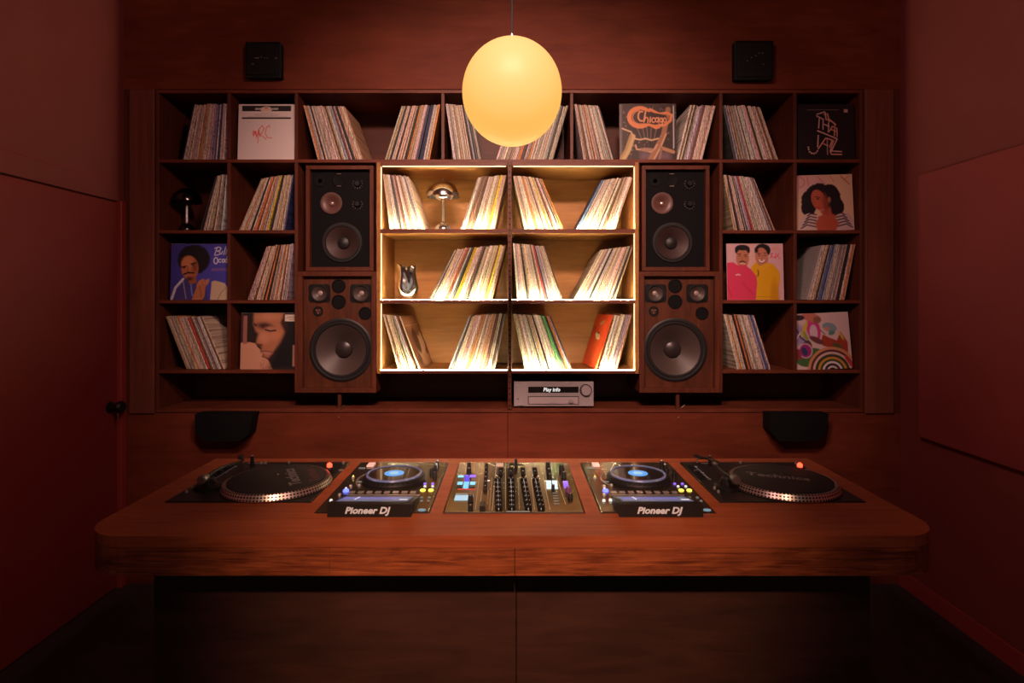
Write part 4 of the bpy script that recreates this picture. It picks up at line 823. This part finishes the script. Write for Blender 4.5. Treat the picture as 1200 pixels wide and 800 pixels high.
# ---- mixer
mxr = tag(empty('dj_mixer', (MXc, cy0, DZ)), 'four-channel mixer with brassy faceplate in the middle of the desk', 'mixer'); H = .003
MB().box(-.203, .203, Cf - cy0, Cb - cy0, GZ0 - DZ, 0, .002).build('body', M_BLK2, mxr)
MB().box(-.2025, .2025, Cf - cy0 + .001, Cb - cy0 - .001, .0004, H, .001).build('faceplate', M_MET, mxr)
def zx(a): return 510 + a / 6.316
def zy(a): return 530 + a / 6.316
def mk(name, a0, a1, b0, b1, hgt, m_, bev=0, z0=H + .0003):
    b = MB(); box_px(b, zx(a0), zx(a1), zy(b1), zy(b0), z0, z0 + hgt, MXc, cy0, bev); return b.build(name, m_, mxr)
for cxk in ((470, 462), (567, 560), (690, 655), (785, 742)):      # channel strips: knobs and fader
    for k in range(7):
        f = k / 6; a_ = cxk[1] + (cxk[0] - cxk[1]) * f; bq = 212 + 200 * f
        for s_ in (-1, 1): knob(mxr, zx(a_ + s_ * 13), zy(bq), .0058, .011, MXc, cy0, H + .0003, M_BLK, 'knob', 10, M_WHT)
    a_ = cxk[0]; bq = dp(zx(cxk[1]), zy(205)); b2 = dp(zx(cxk[0]), zy(430))
    MB().tube([(bq.x - MXc, bq.y - cy0, H + .001), (b2.x - MXc, b2.y - cy0, H + .001)], .0011, 6).build('channel_line', M_WHT, mxr)
    mk('lit_label', cxk[1] - 20, cxk[1] - 6, 205, 212, .001, M_WL); mk('lit_label', cxk[1] + 8, cxk[1] + 26, 205, 212, .001, M_DIM)
for i, a_ in enumerate((485, 560, 650, 738)):
    mk('fader_slot', a_ - 17, a_ + 17, 112, 168, .0008, M_BLK); knob(mxr, zx(a_), zy(160), .007, .012, MXc, cy0, H + .001, M_BLK2, 'fader_cap', 8, M_WHT)
mk('level_meter', 437, 441, 85, 430, .0008, M_SIL)
mk('display', 145, 280, 320, 355, .002, M_SCR2, .0004); mk('display_shade', 150, 240, 305, 318, .0015, M_DIM)
for k in range(3): mk('lit_pad', 165 + 47 * k, 203 + 47 * k, 222, 240, .003, M_CYAN, .0006)
for k in range(3): mk('lit_pad', 160 + 47 * k, 198 + 47 * k, 246, 266, .003, M_BLK2 if k != 1 else M_CYAN, .0006)
mk('lit_bar', 170, 210, 172, 184, .002, M_CYAN); mk('lit_bar', 255, 300, 168, 184, .002, M_VIO); mk('lit_bar', 165, 300, 270, 274, .001, mat('red print', (.5, .05, .04), .5, emit=(1, .1, .06), es=.3))
for a_, b_, r_, hh, m_ in ((250, 160, .010, .022, M_BLK2), (250, 108, .008, .018, M_BLK2), (235, 212, .009, .02, mat('indigo knob', (.05, .04, .4), .3, emit=(.15, .1, 1), es=.6)), (230, 262, .007, .006, M_CYAN), (262, 360, .009, .018, M_BLK2), (262, 425, .008, .016, M_BLK2),
                       (835, 110, .009, .02, M_BLK2), (842, 160, .009, .02, M_BLK2), (848, 195, .008, .018, M_BLK2), (872, 268, .006, .014, M_BLK2), (935, 130, .010, .02, M_BLK2), (952, 185, .009, .02, M_BLK2), (985, 290, .009, .016, mat('purple knob', (.12, .03, .14), .4)), (1000, 335, .008, .014, M_BLK2)):
    knob(mxr, zx(a_), zy(b_), r_, hh, MXc, cy0, H + .0003, m_, 'knob', 14, M_WHT)
for k in range(6): knob(mxr, zx(380 - k * 2), zy(105 + k * 34), .0065, .014, MXc, cy0, H + .0003, M_BLK2, 'knob', 10, M_WHT)
mk('lit_label', 385, 405, 206, 212, .001, M_WL)
for a0, b0, a1, b1 in ((325, 195, 297, 430), (420, 195, 403, 430), (345, 290, 332, 390), (392, 290, 385, 390), (615, 200, 622, 430), (712, 200, 735, 430), (800, 195, 850, 430), (900, 195, 965, 390), (520, 80, 520, 430)):
    p0, p1 = dp(zx(a0), zy(b0)), dp(zx(a1), zy(b1)); MB().tube([(p0.x - MXc, p0.y - cy0, H + .0006), (p1.x - MXc, p1.y - cy0, H + .0006)], .0008, 5).build('divider_line', M_TAN, mxr) if 'M_TAN' in globals() else None
for r_ in range(3):
    for k in range(2): mk('lit_pad', 820 + 45 * k + r_ * 2, 858 + 45 * k + r_ * 2, 212 + 21 * r_, 227 + 21 * r_, .0025, mat('white lit pad', (.1, .1, .1), .4, emit=(.75, .95, 1), es=1.0), .0005)
for k in range(4): mk('lit_bar', 945 + 3 * k, 982 + 3 * k, 215 + 14 * k, 224 + 14 * k, .002, M_VIO)
for k in range(5): mk('print_line', 868 + 3 * k, 905 + 4 * k, 298 + 20 * k, 302 + 20 * k, .0006, M_DIM)
mk('crossfader_block', 330, 372, 395, 432, .014, M_BLK2, .002); mk('crossfader_block', 455, 505, 85, 105, .004, mat('pale label block', (.6, .5, .46), .4), .001)
mk('front_label', 525, 700, 434, 441, .0008, M_DIM)
knob(mxr, zx(597), zy(105), .006, .028, MXc, cy0, H + .0003, M_BLK2, 'microphone_knob'); mk('slider_track', 545, 655, 88, 92, .0006, M_BLK)
# ---- turntables
ty = (Yf + Yb) / 2
def turntable(cx_, px_c, mat_txt_rot, txt_off, label, ghost):
    t = tag(empty('turntable', (cx_, ty, DZ)), label, 'turntable')
    MB().box(-TW, TW, Yf - ty, Yb - ty, GZ0 - DZ, .003, .002).build('plinth', M_BLK2, t)
    pxx = (px_c - 600) / F * 1.935 - cx_; pyy = 1.935 - ty; J = Matrix.Identity(4)
    pl = MB().lathe([(.172, 0), (.174, .003), (.166, .020), (.160, .0215), (.154, .020)], 96, J, True, True).build('platter', M_STROBE, t, True, (pxx, pyy, .0036))
    mt = MB().lathe([(.1535, .0205), (.1535, .023), (.152, .0238), (.001, .0238)], 72, J).build('slipmat', M_MATF, pl, True)
    MB().lathe([(.0035, .0238), (.0035, .034), (.001, .036)], 12, J).build('spindle', M_CHR, pl, True)
    text('lettering', 'Technics', .052, M_MTXT, pl, (*txt_off, .0243), (0, 0, mat_txt_rot), offset=.0012, extrude=.0002, sx=1.05)
    if ghost: text('lettering', 'Technics', .050, mat('faint red print', (.10, .035, .03), .8), pl, (txt_off[0] + .055, txt_off[1] + .03, .0243), (0, 0, mat_txt_rot), extrude=.0002)
    # strobe lamp tower
    sx_ = pxx + .128; sy = pyy + .140
    st_ = MB().lathe([(.016, .0034), (.016, .018), (.013, .022), (.001, .022)], 20, Matrix.Translation((sx_, sy, 0))).build('strobe_tower', M_BLK2, t, True)
    MB().lathe([(.009, .0223), (.009, .031), (.005, .036), (.001, .037)], 14, Matrix.Translation((sx_, sy, 0))).build('strobe_lamp', M_REDL, st_, True)
    MB().lathe([(.009, .0032), (.009, .006)], 14, Matrix.Translation((sx_ + .035, sy + .02, 0))).build('start_button', M_SIL, t)
    # tonearm near left corner, arm reaching to the far side
    ax_, ay = -.155, -.085; A = Matrix.Translation((ax_, ay, 0))
    pv = MB().lathe([(.042, .0034), (.042, .010), (.036, .014), (.020, .016), (.018, .034), (.012, .040), (.001, .041)], 28, A).build('tonearm_base', M_BLK2, t, True)
    MB().tube([(ax_ + .008, ay - .055, .046), (ax_ + .006, ay - .02, .047), (ax_, ay + .03, .047), (ax_ + .004, ay + .09, .046), (ax_ + .026, ay + .14, .044), (ax_ + .020, ay + .20, .040), (ax_ - .004, ay + .235, .037)], .0045, 8).build('tonearm', M_BLK2, t, True)
    MB().lathe([(.013, -.016), (.015, -.012), (.015, .012), (.012, .016)], 18, Matrix.Translation((ax_ + .008, ay - .05, .046)) @ Matrix.Rotation(PI/2, 4, 'X')).build('counterweight', M_SILD, t, True)
    MB().box(-.009, .009, -.022, .022, -.004, .004, .002, Matrix.Translation((ax_ - .012, ay + .25, .036)) @ Matrix.Rotation(.35, 4, 'Z')).build('headshell', M_BLK2, t)
    MB().tube([(ax_ - .012, ay + .262, .032), (ax_ - .012, ay + .268, .010)], .0035).build('cartridge', M_SIL, t)
    # pitch slider
    MB().box(-.212, -.188, -.005, .165, .0034, .0042).build('pitch_track', M_BLK, t)
    MB().box(-.209, -.191, .068, .084, .0043, .013, .002).build('pitch_slider', M_BLK2, t)
    b = MB()
    for k in range(11): b.box(-.186, -.186 + (.010 if k % 5 == 0 else .006), .002 + k * .015, .0035 + k * .015, .0034, .0042)
    b.build('pitch_scale', M_WHT, t)
    for x_, y_ in ((-.10, .185), (-.085, .188), (.205, .19), (-.20, -.10), (-.20, -.135), (.0, .195)): MB().lathe([(.0045, .0032), (.0045, .010), (.002, .012)], 10, Matrix.Translation((x_, y_, 0))).build('screw_cap', M_SIL, t, True)
    MB().box(-.15, -.09, .188, .192, .0034, .006).build('hinge_strip', M_SIL, t)
    lp = MB().tube([(-.125, .165, .003), (-.125, .165, .038)], [.008, .006]).build('target_lamp', M_BLK2, t, True)
    MB().lathe([(.004, 0), (.004, .003)], 10, Matrix.Translation((-.125, .165, .0385))).build('lamp_lens', M_SIL, lp)
    return t
M_SILD = mat('dark silver', (.25, .24, .24), .3, .8)
turntable(TT[0], 325.5, math.radians(118), (.045, .01), 'black turntable at the left end of the desk, lamp glowing at platter rim', True)
turntable(TT[1], 916.5, math.radians(-20), (-.01, .01), 'black turntable at the right end of the desk, red lamp behind platter', False)
# cables behind the left and right deck ends
